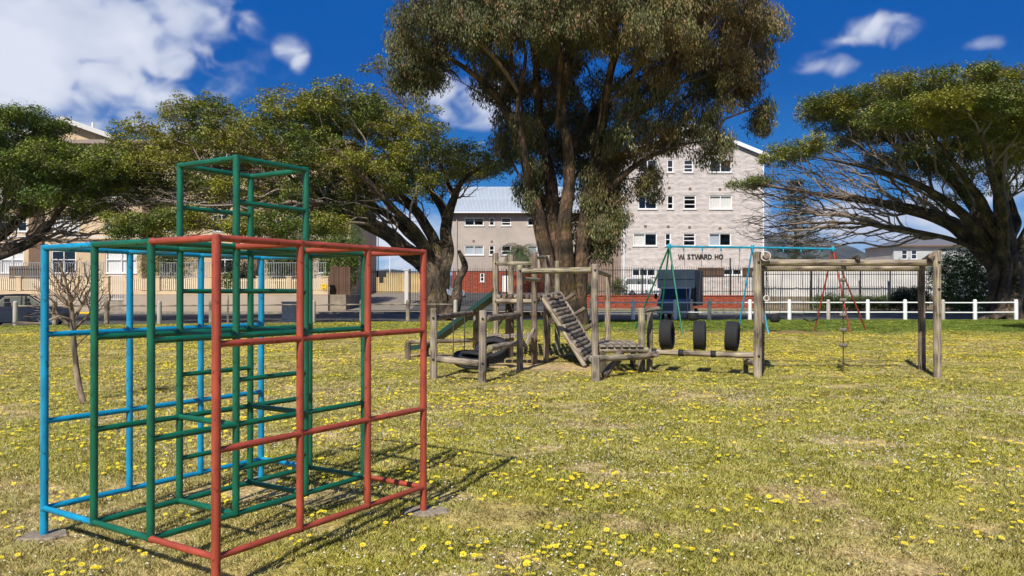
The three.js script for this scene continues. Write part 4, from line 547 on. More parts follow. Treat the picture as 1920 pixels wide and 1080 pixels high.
function bars(g, name, mat, x0, x1, y0, y1, z, gap, w, spike = .12) {   // upright bars, each its own part, sharing one geometry
  const h = y1 - y0, geo = spike ? merge([box(-w / 2, w / 2, 0, h - spike, -w / 2, w / 2), new THREE.ConeGeometry(w * .7, spike, 4).rotateY(.785).translate(0, h - spike / 2, 0)]) : box(-w / 2, w / 2, 0, h, -w / 2, w / 2);
  for (let x = x0; x <= x1; x += gap) { const m = mesh(name, geo, mat, g); m.position.set(x, typeof y0 === 'number' ? y0 : 0, z).sub(g.position); }
}
{ // dark steel palisade across the drive and along the brick wall
  const z = -67.6, g = thing('palisade_fence', 'dark steel palisade fence in front of the grey block and asphalt ramp', 'fence', V(X(920, 67.6), 0, z));
  bars(g, 'bar', M.iron, X(770, 67.6), 6.0, .3, 3.72, z, .21, .036); for (const y of [.75, 3.35]) part(g, 'rail', box(X(766, 67.6), 6.1, y, y + .06, z - .09, z - .04), M.iron);
  for (const px of [768, 860, 950, 1040]) part(g, 'post', box(X(px, 67.6) - .05, X(px, 67.6) + .05, 0, 3.6, z - .2, z - .1), M.iron);
  const x0 = 6.2, x1 = X(1428, 68), w = thing('brick_wall', 'low red brick wall below the palisade behind the dark truck', 'wall', V((x0 + x1) / 2, 0, -68.05)); part(w, 'wall', box(x0, x1, -.15, 1.22, -68.25, -67.9), M.brick); part(w, 'coping', box(x0, x1, 1.22, 1.29, -68.3, -67.85), M.brick);
  part(w, 'base_course', box(x0, x1, -.12, .12, -67.9, -67.84), M.kerb);
  const h = thing('palisade_fence', 'dark steel palisade fence standing on the low red brick wall', 'fence', V((x0 + x1) / 2, 1.29, -68.05)); bars(h, 'bar', M.iron, x0 + .1, x1, 1.29, 3.86, -68.05, .205, .036); for (const y of [1.62, 3.5]) part(h, 'rail', box(x0, x1, y, y + .06, -68.16, -68.1), M.iron); for (let k = 0; k < 7; k++) { const x = mix(x0 + .15, x1 - .1, k / 6); part(h, 'post', box(x - .05, x + .05, 1.25, k % 2 ? 4.6 : 3.7, -68.28, -68.18), M.iron); }
  const q0 = X(1430, 67), q1 = X(1792, 67), p = thing('palisade_fence', 'dark steel palisade fence in front of the long white wall', 'fence', V((q0 + q1) / 2, 0, -67.2)); bars(p, 'bar', M.iron, q0, q1, .08, 3.5, -67.2, .2, .034); for (const y of [.5, 3.1]) part(p, 'rail', box(q0, q1, y, y + .06, -67.31, -67.25), M.iron); for (const px of [1432, 1524, 1617, 1673, 1760]) part(p, 'post', box(X(px, 67) - .05, X(px, 67) + .05, 0, 3.7, -67.42, -67.32), M.iron);
  const ww = thing('white_wall', 'long white painted panel wall behind the palisade on the right', 'wall', V((q0 + q1) / 2, 0, -68.6)); for (let k = 0; k < 9; k++) { const a = mix(q0 - .3, q1, k / 9), b = mix(q0 - .3, q1, (k + 1) / 9); part(ww, 'panel', box(a, b - .02, -.2, 3.42, -68.9, -68.5), M.whiteWall); part(ww, 'pilaster', box(b - .14, b + .1, -.2, 3.5, -68.5, -68.44), M.whiteWall); }
  const bw = thing('blue_grey_wall', 'plain blue grey wall between the white wall and the right tree', 'wall', V(X(1835, 65), 0, -65)); part(bw, 'wall', box(X(1794, 65), X(1960, 65), -.1, 3.2, -65.2, -64.9), M.blueWall); part(bw, 'coping', box(X(1793, 65), X(1961, 65), 3.2, 3.28, -65.24, -64.86), M.blueWall);
}
{ // beige terrace wall with pickets
  const z = -64, mk = (label, px0, px1, pillars) => { const x0 = X(px0, 64), x1 = X(px1, 64), g = thing('picket_fence', label, 'fence', V((x0 + x1) / 2, 0, z)); part(g, 'base_wall', box(x0, x1, -.1, 1.36, z - .22, z + .0), M.greyWall); part(g, 'band', box(x0, x1, 1.36, 1.66, z - .24, z + .03), M.wallBeige); bars(g, 'picket', M.picket, x0 + .12, x1 - .05, 1.78, 2.7, z - .1, .17, .085, 0); for (const y of [1.72, 2.5]) part(g, 'rail', box(x0, x1, y, y + .1, z - .19, z - .15), M.picket); for (const px of pillars) part(g, 'pillar', [box(X(px, 64) - .2, X(px, 64) + .2, 1.66, 2.82, z - .3, z + .06), box(X(px, 64) - .25, X(px, 64) + .25, 2.82, 2.9, z - .35, z + .11)], M.wallBeige); return g; };
  mk('cream picket fence on a grey base wall left of the small white gate', -60, 204, [-40, 35, 142, 199]); mk('cream picket fence on a grey base wall with a yellow sign', 232, 615, [240, 295, 397, 486, 542, 611]);
  const gt = thing('garden_gate', 'small white barred gate in the cream picket fence', 'gate', V(X(218, 64.2), 0, -64.2)); bars(gt, 'bar', M.white, X(206, 64.2), X(230, 64.2), .9, 3.0, -64.2, .17, .035, 0); for (const y of [.95, 2.95]) part(gt, 'rail', box(X(205, 64.2), X(231, 64.2), y, y + .06, -64.26, -64.22), M.white);
  part(gt, 'step', box(X(204.5, 64), X(231.5, 64), -.1, .85, -64.6, -64.1), M.kerb);
  const sg = thing('warning_sign', 'small yellow warning sign on the cream picket fence', 'sign', V(X(606, 63.8), 2.05, -63.85)); part(sg, 'plate', box(X(601, 63.8), X(612, 63.8), 1.78, 2.24, -63.9, -63.87), M.yellow); part(sg, 'symbol', [new THREE.TorusGeometry(.07, .018, 5, 14, 3.4).translate(X(606.5, 63.8), 2.08, -63.865), box(X(604, 63.8), X(609.5, 63.8), 1.86, 1.9, -63.87, -63.862)], M.dark);
  const rl = (label, a, b) => { const g = thing('steel_railing', label, 'railing', V(X((a + b) / 2, 65.5), 1.36, -65.5)); bars(g, 'bar', M.ironGrey, X(a, 65.5), X(b, 65.5), 1.36, 4.1, -65.5, .2, .035, 0); for (const y of [2.9, 4.05]) part(g, 'rail', box(X(a, 65.5) - .05, X(b, 65.5) + .05, y, y + .05, -65.55, -65.5), M.ironGrey); };
  rl('thin grey steel railing above the pickets at the left edge', -40, 196); rl('thin grey steel railing above the pickets behind the tower posts', 300, 405); rl('thin grey steel railing above the pickets near the yellow sign', 492, 612);
}
{ // drive gate, gate post, wall beyond
  const z = -79, g = thing('drive_gate', 'dark barred sliding gate at the top of the paved drive', 'gate', V(X(718, 79), 1.48, z)); bars(g, 'bar', M.iron, X(672, 79), X(756, 79), 1.48, 4.0, z, .22, .04, .1); for (const y of [1.55, 3.6]) part(g, 'rail', box(X(670, 79), X(757, 79), y, y + .07, z - .08, z - .03), M.iron); part(g, 'sign_plate', [box(X(706, 79), X(724, 79), 3.1, 3.75, z + .03, z + .05), box(X(711, 79), X(719, 79), 2.5, 3.1, z + .03, z + .05)], M.dark);
  const p = thing('gate_post', 'tall pale concrete gate post right of the paved drive', 'post', V(X(762, 68.5), 0, -68.5)); part(p, 'shaft', box(X(759, 68.5), X(765.5, 68.5), -.1, 3.5, -68.65, -68.35), M.sill); part(p, 'cap', box(X(758.3, 68.5), X(766.2, 68.5), 3.5, 3.6, -68.7, -68.3), M.sill);
  const w = thing('yellow_wall', 'sunlit yellow wall seen through the drive gate', 'wall', V(X(722, 104), 0, -104)); part(w, 'wall', box(X(640, 104), X(790, 104), 1.3, Y(513, 104), -104.3, -104), M.yellowWall); part(w, 'coping', box(X(639, 104), X(791, 104), Y(513, 104), Y(511.5, 104), -104.35, -103.95), M.wallBeige);
  const r = thing('red_mailbox', 'small red box on the wall beside the drive gate', 'box', V(X(664, 76), 0, -76)); part(r, 'post', rod(V(X(664, 76), 1.2, -76), V(X(664, 76), 2.2, -76), .06), M.sill); part(r, 'body', [box(X(660.5, 76), X(667.5, 76), 2.2, 3.0, -76.2, -75.8, .05), new THREE.CylinderGeometry(.18, .18, .38, 14, 1, false).rotateZ(1.5708).scale(1, .6, 1).translate(X(664, 76), 3.0, -76)], M.lampRed);
  const u = thing('utility_box', 'dark blue metal utility box on the verge beside the street', 'cabinet', V(X(542, 41), 0, -41)); part(u, 'cabinet', box(X(528, 41), X(556, 41), -.05, 1.02, -41.5, -41, .02), std(lin(.035, .055, .085), .5, { map: T.paint })); part(u, 'lid', box(X(527, 41), X(557, 41), 1.02, 1.08, -41.54, -40.96, .015), std(lin(.04, .06, .09), .5)); for (const px of [534.8, 548.8]) part(u, 'door', box(X(px - 5.8, 41), X(px + 5.8, 41), .12, .94, -41, -40.985), std(lin(.03, .05, .08), .45, { map: T.paint }));
  const lp = (px, d, py, label, mat, hd) => { const s = thing('lamp_post', label, 'lamp post', V(X(px, d), 1.3, -d)); part(s, 'pole', rod(V(X(px, d), 1.2, -d), V(X(px, d), Y(py, d), -d), .09, 8, .05), mat); part(s, 'arm', rod(V(X(px, d), Y(py, d) - .05, -d), V(X(px, d) + hd, Y(py, d) + .25, -d), .04), mat); part(s, 'lamp_head', box(X(px, d) + Math.min(0, hd) - .1 + (hd > 0 ? hd - .1 : 0), X(px, d) + (hd > 0 ? hd + .5 : .1), Y(py, d) + .2, Y(py, d) + .34, -d - .12, -d + .12, .04), mat); };
  lp(731, 120, 446, 'slim white lamp post far beyond the drive gate', M.white, .7); lp(709, 110, 440, 'slim dark lamp post far beyond the drive gate', M.iron, -.7);
  const sk = thing('staked_sapling', 'thin staked sapling with a tuft of leaves beside the street', 'sapling', V(X(428, 39), 0, -39)); part(sk, 'stake', log(V(X(428, 39), -.1, -39), V(X(428, 39), 1.4, -39), .03), M.logGreen); part(sk, 'stem', rod(V(X(426, 39.1), -.05, -39.1), V(X(427, 39.1), 2.0, -39.1), .018, 5, .008), M.twig);
  const R = rng(77), pl = []; for (let k = 0; k < 50; k++) pl.push(V(X(427, 39) + (R() - .5) * .9, 2.0 + (R() - .3) * .8, -39.1 + (R() - .5) * .8)); foliage(sk, 'foliage', clump(78, 12, .16, .1, .03, 'fig'), M.leaf, pl, () => [.1, .15, .02], R);
}
// yard shrubs and street planting
bush('yard_shrub', 'bright green yard shrub in front of the beige block near its right corner', V(X(640, 67), 1.3, -67), 1.9, 3.3, 1.4, 2200, [.12, .19, .012], 101);
bush('yard_shrub', 'bright green tree-like shrub behind the tower posts of the climbing frame', V(X(545, 67), 1.3, -67), 2.3, 3.4, 1.5, 2600, [.12, .17, .015], 102);
bush('yard_shrub', 'green shrub in front of the brown pilaster of the beige block', V(X(315, 67), 1.3, -67), 2.6, 3.2, 1.5, 2200, [.11, .16, .015], 103);
bush('yard_shrub', 'dark bluish shrub behind the cream pickets at the middle', V(X(450, 66.6), 1.3, -66.6), 1.5, 1.6, .8, 900, [.03, .045, .03], 104);
bush('yard_shrub', 'dark shrub climbing behind the railing near the yellow sign', V(X(545, 66.4), 1.3, -66.4), 1.6, 1.5, .7, 900, [.05, .07, .02], 105);
bush('clipped_bush', 'round dark green bush beside the street in front of the white wall', V(X(1706, 64.6), 0, -64.6), 1.75, .95, 1.0, 1100, [.035, .065, .012], 106);
bush('low_shrub', 'low green shrub by the foot of the red swing legs', V(X(1560, 65.6), 0, -65.6), 1.9, .72, .8, 420, [.075, .14, .015], 107);
bush('low_shrub', 'low green shrub in the middle of the bed before the white wall', V(X(1618, 65.8), 0, -65.8), 1.7, .62, .8, 360, [.085, .14, .02], 108);
bush('low_shrub', 'low green shrub left of the round dark bush', V(X(1658, 66.2), 0, -66.2), 1.1, .62, .7, 240, [.07, .13, .02], 109);
bush('low_shrub', 'yellow green shrub between the white wall and the blue grey wall', V(X(1774, 64.4), 0, -64.4), 1.0, .9, .8, 300, [.15, .2, .02], 110);
bush('low_shrub', 'dark low shrub in front of the blue grey wall', V(X(1822, 63.8), 0, -63.8), 1.5, .6, .8, 300, [.06, .1, .02], 111);
bush('low_shrub', 'leafy shrub behind the palisade left of the white car', V(X(1160, 69.4), 1.18, -69.4), .8, .8, .6, 180, [.13, .17, .02], 112);
bush('low_shrub', 'small green shrub behind the palisade right of the gum trunk', V(X(1100, 69.4), 1.18, -69.4), .9, .55, .6, 170, [.08, .13, .02], 113);
for (let k = 0; k < 9; k++) bush('hedge_shrub', ['scrubby hedge shrub above the white wall, leftmost', 'scrubby hedge shrub above the white wall, second from left', 'scrubby hedge shrub above the white wall, third from left', 'scrubby hedge shrub above the white wall, fourth from left', 'scrubby hedge shrub above the white wall, at the middle', 'scrubby hedge shrub above the white wall, fourth from right', 'scrubby hedge shrub above the white wall, third from right', 'scrubby hedge shrub above the white wall, second from right', 'scrubby hedge shrub above the white wall, rightmost'][k], V(X(1455 + k * 40, 76), 1.18, -76), 1.7, 1.5 + .3 * h2(k, 4), 1.2, 420, [.07, .1, .03], 120 + k);
bush('backdrop_shrub', 'large green shrub behind the trunk of the right tree', V(X(1800, 60), .0, -58.5), 3.0, 2.6, 1.6, 2000, [.09, .15, .015], 140, .12);
// ------------------------------------------------------------ buildings
function win(g, px0, px1, py0, py1, d, opt = {}) {                      // a glazed window in a wall whose face stands at -d
  const x0 = X(px0, d), x1 = X(px1, d), y0 = Y(py1, d), y1 = Y(py0, d), z = -d, t = opt.t ?? .09, fr = [box(x0, x1, y0, y0 + t, z - .16, z - .05), box(x0, x1, y1 - t, y1, z - .16, z - .05), box(x0, x0 + t, y0 + t, y1 - t, z - .16, z - .05), box(x1 - t, x1, y0 + t, y1 - t, z - .16, z - .05)];
  const w = x1 - x0; for (const f of opt.v ?? []) fr.push(box(x0 + w * f - t * .4, x0 + w * f + t * .4, y0 + t, y1 - t, z - .15, z - .06)); for (const f of opt.h ?? []) fr.push(box(x0 + t, x1 - t, mix(y0, y1, f) - t * .4, mix(y0, y1, f) + t * .4, z - .15, z - .06));
  const f = part(g, 'window', fr, opt.mat ?? M.white);
  const vs = [0, ...(opt.v ?? []), 1]; for (let k = 0; k < vs.length - 1; k++) sub(f, 'pane', box(x0 + w * vs[k] + t * .3, x0 + w * vs[k + 1] - t * .3, y0 + t * .5, y1 - t * .5, z - .112, z - .106), M.glass);
  sub(f, 'sill', box(x0 - .08, x1 + .08, y0 - .1, y0 - .004, z - .14, z + .08), opt.sill ?? M.sill);
  if (opt.curtain) { const pos = [], n = 26, [a, b] = opt.curtain === true ? [0, 1] : opt.curtain; for (let k = 0; k < n; k++) { const xa = mix(x0 + w * a, x0 + w * b, k / n), xb = mix(x0 + w * a, x0 + w * b, (k + 1) / n), za = z - .24 + .03 * (k % 2), zb = z - .24 + .03 * ((k + 1) % 2); pos.push(xa, y0, za, xb, y0, zb, xb, y1, zb, xa, y0, za, xb, y1, zb, xa, y1, za); } sub(f, 'curtain', fromTris(pos), opt.cm ?? M.curtain); }
  return [x0 - .0, x1 + .0, y0, y1];
}
const hole = (px0, px1, py0, py1, d) => [X(px0, d), X(px1, d), Y(py1, d), Y(py0, d)];
{ // pale brick gable block with lettering
  const d = 73, x0 = X(1165, d), x1 = X(1433, d), ye = Y(291, d), yp = Y(236, d), xm = (x0 + x1) / 2, z = -d, g = thing('apartment_block', 'pale brick apartment block with gable roof and dark lettering behind the truck', 'building', V(xm, 1.18, z));
  const W = [[1187, 1232, 437, 461, { v: [.5], curtain: [0, .5] }], [1247, 1258, 437, 461, { h: [.5] }], [1281, 1304, 437, 461, { h: [.42, .72] }], [1329, 1371, 437, 461, { v: [.5], curtain: [0, .5], cm: M.blind }], [1197, 1232, 366, 392, { v: [.4] }], [1251, 1263, 366, 392, { h: [.4] }], [1282, 1305, 366, 392, { h: [.35, .7] }], [1330, 1373, 366, 392, { v: [.5], curtain: true }], [1197, 1232, 299, 323, { v: [.5] }], [1251, 1263, 299, 323, { h: [.4] }], [1282, 1300, 299, 323, { h: [.3, .6] }], [1331, 1372, 299, 323, { v: [.5] }], [1185, 1229, 503, 518, { v: [.33, .66] }], [1357, 1391, 504, 516, { v: [.5] }]];
  part(g, 'front_wall', ext([[x0, 1.1], [x1, 1.1], [x1, ye], [xm, yp], [x0, ye]], W.map((w) => hole(w[0], w[1], w[2], w[3], d)), z, z - .3), M.wallCream);
  part(g, 'side_wall', box(x1 - .3, x1, 1.1, ye, z - 14, z - .302), M.wallCream); part(g, 'side_wall', box(x0, x0 + .3, 1.1, ye, z - 14, z - .302), M.wallCream); part(g, 'rear_wall', ext([[x0, 1.1], [x1, 1.1], [x1, ye], [xm, yp], [x0, ye]], [], z - 14, z - 14.3), M.wallCream);
  for (const y of [4.1, 7.5, 10.9]) part(g, 'floor_slab', box(x0 + .31, x1 - .31, y, y + .2, z - 13.98, z - .6), M.sill);
  W.forEach((w) => win(g, w[0], w[1], w[2], w[3], d, w[4]));
  const sl = (yp - ye) / (xm - x0), o = .45; for (const e of [-1, 1]) { const xe = e < 0 ? x0 - o : x1 + o, yb = ye - o * sl; part(g, 'roof', ext([[xm, yp + .02], [xm, yp + .2], [xe, yb + .2], [xe, yb + .02]], [], z + .35, z - 14.5), M.roofGrey); part(g, 'fascia', ext([[xm, yp - .14], [xm, yp + .24], [xe, yb + .24], [xe, yb - .14]], [], z + .4, z + .352), M.white); }
  for (const [px, py] of [[1212, 352], [1255, 352], [1294, 354], [1350, 355], [1210, 424], [1253, 425], [1293, 426], [1350, 428], [1165 + 90, 290]]) part(g, 'air_vent', box(X(px - 2.5, d), X(px + 2.5, d), Y(py + 2.2, d), Y(py - 2.2, d), z + .002, z + .03), M.pilaster);
  part(g, 'garage_band', box(X(1308, d), X(1356, d), Y(516, d), Y(502, d), z + .01, z + .2), M.brownTimber); part(g, 'garage_band', box(X(1392, d), X(1430, d), Y(516, d), Y(502, d), z + .01, z + .2), M.brownTimber);
  part(g, 'downpipe', rod(V(X(1170, d), 1.2, z + .12), V(X(1170, d), ye - .2, z + .12), .07), M.white); part(g, 'downpipe', rod(V(X(1431, d), 1.2, z + .12), V(X(1431, d), ye - .2, z + .12), .07), M.white);
  const font = await new FontLoader().loadAsync('fonts/droid/droid_sans_bold.typeface.json');
  const tg = (s, px, h) => new TextGeometry(s, { font, size: h, depth: .06, curveSegments: 4 }).translate(X(px, d), Y(486, d), z + .01);
  const lt = []; let px = 1271; for (const [ch, adv] of [['W', 11.5], ['', 5.5], ['S', 7.3], ['T', 7], ['W', 9.4], ['A', 7.2], ['R', 7.2], ['D', 12.6], ['H', 8.2], ['O', 8]]) { if (ch) lt.push(tg(ch, px, .47)); else lt.push(box(X(px - .6, d), X(px + 1.2, d), Y(486, d), Y(483.6, d), z + .01, z + .07)); px += adv; }
  part(g, 'lettering', lt, M.dark);
  // brown stair tower at its left
  const st = thing('stair_tower', 'brown brick stair tower left of the pale gable block', 'building', V(X(1148, 75), 1.18, -75)); part(st, 'wall', box(X(1118, 75), X(1167, 75) - .02, 1.1, Y(300, 75), -84, -75), M.wallBrown); part(st, 'parapet', box(X(1117, 75), X(1167, 75) - .02, Y(300, 75), Y(296, 75), -84.1, -74.9), M.sill);
}
{ // grey rendered block beyond the ramp
  const d = 84, z = -d, x0 = X(848, d), x1 = X(1112, d), ye = Y(398, d), g = thing('grey_block', 'grey rendered block with pale metal roof and red brick base', 'building', V((x0 + x1) / 2, 1.5, z));
  const W = []; for (const px of [0, 118, 236]) for (const [a, b, o] of [[871, 907, { v: [.5] }], [917, 927, { h: [.5] }], [940, 958, { h: [.4] }]]) { if (a + px > 1080) continue; W.push([a + px, b + px, 408, 423, { ...o }], [a + px, b + px, 460, 478, { ...o, ...(a === 871 ? { curtain: true, cm: M.blind } : {}) }]); }
  part(g, 'front_wall', ext([[x0, Y(508, d)], [x1, Y(508, d)], [x1, ye], [x0, ye]], W.map((w) => hole(w[0], w[1], w[2], w[3], d)), z, z - .3), M.wallGrey); W.forEach((w) => win(g, w[0], w[1], w[2], w[3], d, w[4]));
  part(g, 'brick_base', ext([[x0, 1.3], [x1, 1.3], [x1, Y(508.05, d)], [x0, Y(508.05, d)]], [hole(900, 908, 512, 528, d), hole(941, 953, 514, 547, d)], z + .04, z - .3), M.brick); win(g, 900, 908, 512, 528, d - .04, { h: [.5], t: .1 });
  part(g, 'door', box(X(941, d), X(953, d), 1.5, Y(514, d), z - .2, z - .12), M.white);
  part(g, 'side_wall', box(x0, x0 + .3, 1.3, ye, z - 11, z - .302), M.wallGrey); part(g, 'side_wall', box(x1 - .3, x1, 1.3, ye, z - 11, z - .302), M.wallGrey); part(g, 'rear_wall', box(x0, x1, 1.3, ye, z - 11.3, z - 11.002), M.wallGrey); part(g, 'floor_slab', box(x0 + .31, x1 - .31, Y(438, d), Y(434, d), z - 10.9, z - .8), M.sill);
  const yr = Y(350, d + 5.5); part(g, 'roof', fromTris([x0 - .5, ye - .1, z + .7, x1 + .4, ye - .1, z + .7, x1 + .4, yr, z - 5.5, x0 - .5, ye - .1, z + .7, x1 + .4, yr, z - 5.5, x0 - .5, yr, z - 5.5, x1 + .4, ye - .1, z - 12, x0 - .5, ye - .1, z - 12, x0 - .5, yr, z - 5.5, x1 + .4, ye - .1, z - 12, x0 - .5, yr, z - 5.5, x1 + .4, yr, z - 5.5], [0, 0, 16, 0, 16, 7, 0, 0, 16, 7, 0, 7, 16, 0, 0, 0, 0, 7, 16, 0, 0, 7, 16, 7]), M.roofPale);
  part(g, 'soffit', box(x0 - .48, x1 + .38, ye - .2, ye - .13, z - .2, z + .68), M.pilaster); part(g, 'gable', fromTris([x0 - .02, ye, z, x0 - .02, ye, z - 11.3, x0 - .02, yr - .15, z - 5.5]), M.wallGrey); part(g, 'gutter', rod(V(x0 - .5, ye - .1, z + .74), V(x1 + .4, ye - .1, z + .74), .08), M.white); part(g, 'downpipe', rod(V(x0 + .5, 1.4, z + .1), V(x0 + .5, ye - .2, z + .1), .06), M.wallGrey);
  for (const [px, py] of [[888, 452], [922, 453]]) part(g, 'air_vent', box(X(px - 2, d), X(px + 2, d), Y(py + 2, d), Y(py - 2, d), z + .002, z + .03), M.pilaster);
}
{ // beige block on the left
  const d = 74, z = -d, x0 = X(-140, d), x1 = X(657, d), yt = Y(270, d), g = thing('beige_block', 'beige rendered apartment block behind the left trees', 'building', V((x0 + x1) / 2, 1.36, z)), W = [];
  for (const [a, b] of [[-90, -40], [0, 50], [96, 148], [198, 262], [303, 336], [398, 450], [500, 525], [537, 567], [596, 622]]) { W.push([a, b, 285, 312, { v: [.5] }], [a, b, 342, 370, { v: [.5] }], [a, b, 402, 434, { v: [.33, .66], h: [.55], curtain: a === 198 || a === 96 }], [a, b - (b - a > 40 ? 6 : 0), 470, 512, { v: [.5], h: [.6], curtain: a === 198 || a === 0 }]); }
  part(g, 'front_wall', ext([[x0, 1.2], [x1, 1.2], [x1, yt], [X(205, d), yt], [X(205, d), Y(258, d)], [X(125, d), Y(230, d)], [X(45, d), Y(258, d)], [X(45, d), yt], [x0, yt]], W.map((w) => hole(w[0], w[1], w[2], w[3], d)), z, z - .3), M.wallBeige); W.forEach((w) => win(g, w[0], w[1], w[2], w[3], d, w[4]));
  part(g, 'side_wall', box(x1 - .3, x1, 1.2, yt, z - 14, z - .302), M.wallBeige); part(g, 'side_wall', box(x0, x0 + .3, 1.2, yt, z - 14, z - .302), M.wallBeige); part(g, 'rear_wall', box(x0, x1, 1.2, yt, z - 14.3, z - 14.002), M.wallBeige); for (const py of [460, 390, 328]) part(g, 'floor_slab', box(x0 + .31, x1 - .31, Y(py, d), Y(py - 4, d), z - 13.9, z - .8), M.sill);
  part(g, 'roof', box(x0 - .4, x1 + .4, yt, yt + .35, z - 14.5, z + .5), M.roofBrown);
  const yg = Y(258, d), yp = Y(230, d), xg = X(125, d), hw = xg - X(45, d); for (const e of [-1, 1]) { part(g, 'gable_roof', ext([[xg, yp + .02], [xg, yp + .35], [xg + e * (hw + .9), yg + .35 - .32], [xg + e * (hw + .9), yg + .02 - .32]], [], z + .8, z - 6), M.roofBrown); part(g, 'bargeboard', ext([[xg, yp - .05], [xg, yp + .42], [xg + e * (hw + .95), yg + .42 - .34], [xg + e * (hw + .95), yg - .05 - .34]], [], z + .86, z + .802), M.sill); }
  part(g, 'roof_pipe', rod(V(X(152, d), Y(250, d), z - 2), V(X(152, d), Y(221, d), z - 2), .12), M.white);
  for (const [a, b] of [[57, 82], [268, 284], [470, 484]]) part(g, 'pilaster', box(X(a, d), X(b, d), 1.2, yt - .4, z + .002, z + .3), M.pilaster);
  for (const py of [446, 380]) part(g, 'string_course', box(x0, x1, Y(py, d), Y(py - 3.4, d), z + .302, z + .36), M.sill);
  const sh = thing('timber_screen', 'dark brown timber screen beside the drive at the corner of the beige block', 'screen', V(X(637, 65), 1.36, -65)); for (let k = 0; k < 9; k++) part(sh, 'board', box(X(618, 65) + k * .195, X(618, 65) + k * .195 + .18, 1.3, 3.7 + .04 * h2(k, 8), -65.1, -65.05), M.brownTimber);
  const s2 = thing('timber_screen', 'brown timber screen behind the pickets at the left edge', 'screen', V(X(40, 66), 1.36, -66)); for (let k = 0; k < 14; k++) part(s2, 'board', box(X(16, 66) + k * .2, X(16, 66) + k * .2 + .185, 1.3, 3.8 + .04 * h2(k, 5), -66.1, -66.05), std(lin(.22 + .05 * h2(k, 2), .17 + .03 * h2(k, 2), .14), .9, { map: T.timber }));
}
{ // far house on the right
  const d = 115, z = -d, x0 = X(1676, d), x1 = X(1850, d), ye = Y(461, d), g = thing('far_house', 'pale grey house with dark roof far behind the white wall', 'building', V((x0 + x1) / 2, 1.2, z)), W = [[1691, 1702, 468, 486, { h: [.5] }], [1709, 1720, 468, 486, { h: [.5] }]];
  part(g, 'front_wall', ext([[x0, 1.1], [x1, 1.1], [x1, ye], [x0, ye]], W.map((w) => hole(w[0], w[1], w[2], w[3], d)), z, z - .3), std(lin(.55, .58, .60), .9, { map: T.plaster })); W.forEach((w) => win(g, w[0], w[1], w[2], w[3], d, w[4])); part(g, 'side_wall', box(x0, x0 + .3, 1.1, ye, z - 9, z - .302), M.wallGrey); part(g, 'rear_wall', box(x0, x1, 1.1, ye, z - 9.3, z - 9.002), M.wallGrey);
  const yr = Y(444, d + 4.5), xr0 = x0 + 4.6, xr1 = x1 - 3; part(g, 'roof', fromTris([x0 - .5, ye, z + .5, x1, ye, z + .5, xr1, yr, z - 4.5, x0 - .5, ye, z + .5, xr1, yr, z - 4.5, xr0, yr, z - 4.5, x0 - .5, ye, z + .5, xr0, yr, z - 4.5, x0 - .5, ye, z - 9.6, x0 - .5, ye, z - 9.6, xr0, yr, z - 4.5, xr1, yr, z - 4.5, x0 - .5, ye, z - 9.6, xr1, yr, z - 4.5, x1, ye, z - 9.6]), M.roofGrey); part(g, 'gutter', box(x0 - .55, x1, ye - .12, ye + .06, z + .5, z + .62), M.pilaster);
}
{ // palm before the grey block
  const c = V(X(975, 80.5), 1.5, -80.5), g = thing('palm_tree', 'feathery palm in front of the grey rendered block', 'palm', c), h = 4.1, R = rng(61); part(g, 'trunk', lathe([[.42, 0], [.36, 1], [.3, h], [.2, h + .3], [0, h + .35]], 12, c.clone().setY(1.3), c.clone().setY(1.3 + h)), M.fig);
  for (let k = 0; k < 46; k++) { const a = k * 2.4, el = mix(1.35, -.25, k / 46), L = 2.4 + .7 * R(), pos = [], top = c.clone().setY(1.5 + h); let p = top.clone(), e = el; const n = 16; for (let i = 0; i < n; i++) { const q = p.clone().add(V(Math.cos(a) * Math.cos(e), Math.sin(e), Math.sin(a) * Math.cos(e)).multiplyScalar(L / n)); const sd = V(-Math.sin(a), -.25, Math.cos(a)), w = .6 * Math.sin(Math.PI * (i + 1.5) / (n + 2.5)), fw = q.clone().sub(p).multiplyScalar(2.2); for (const s of [-1, 1]) { const tip = p.clone().addScaledVector(sd.clone().setY(s * sd.y * s), s * w).add(fw).add(V(0, -.12, 0)); const m = p.clone().lerp(q, .55); pos.push(p.x, p.y, p.z, m.x, m.y, m.z, tip.x, tip.y, tip.z); } pos.push(p.x - .015, p.y, p.z, p.x + .015, p.y, p.z, q.x, q.y, q.z); p = q; e -= .14; } part(g, 'frond', fromTris(pos), std(lin(.05 + .03 * R(), .075 + .02 * R(), .022), .6)); }
}
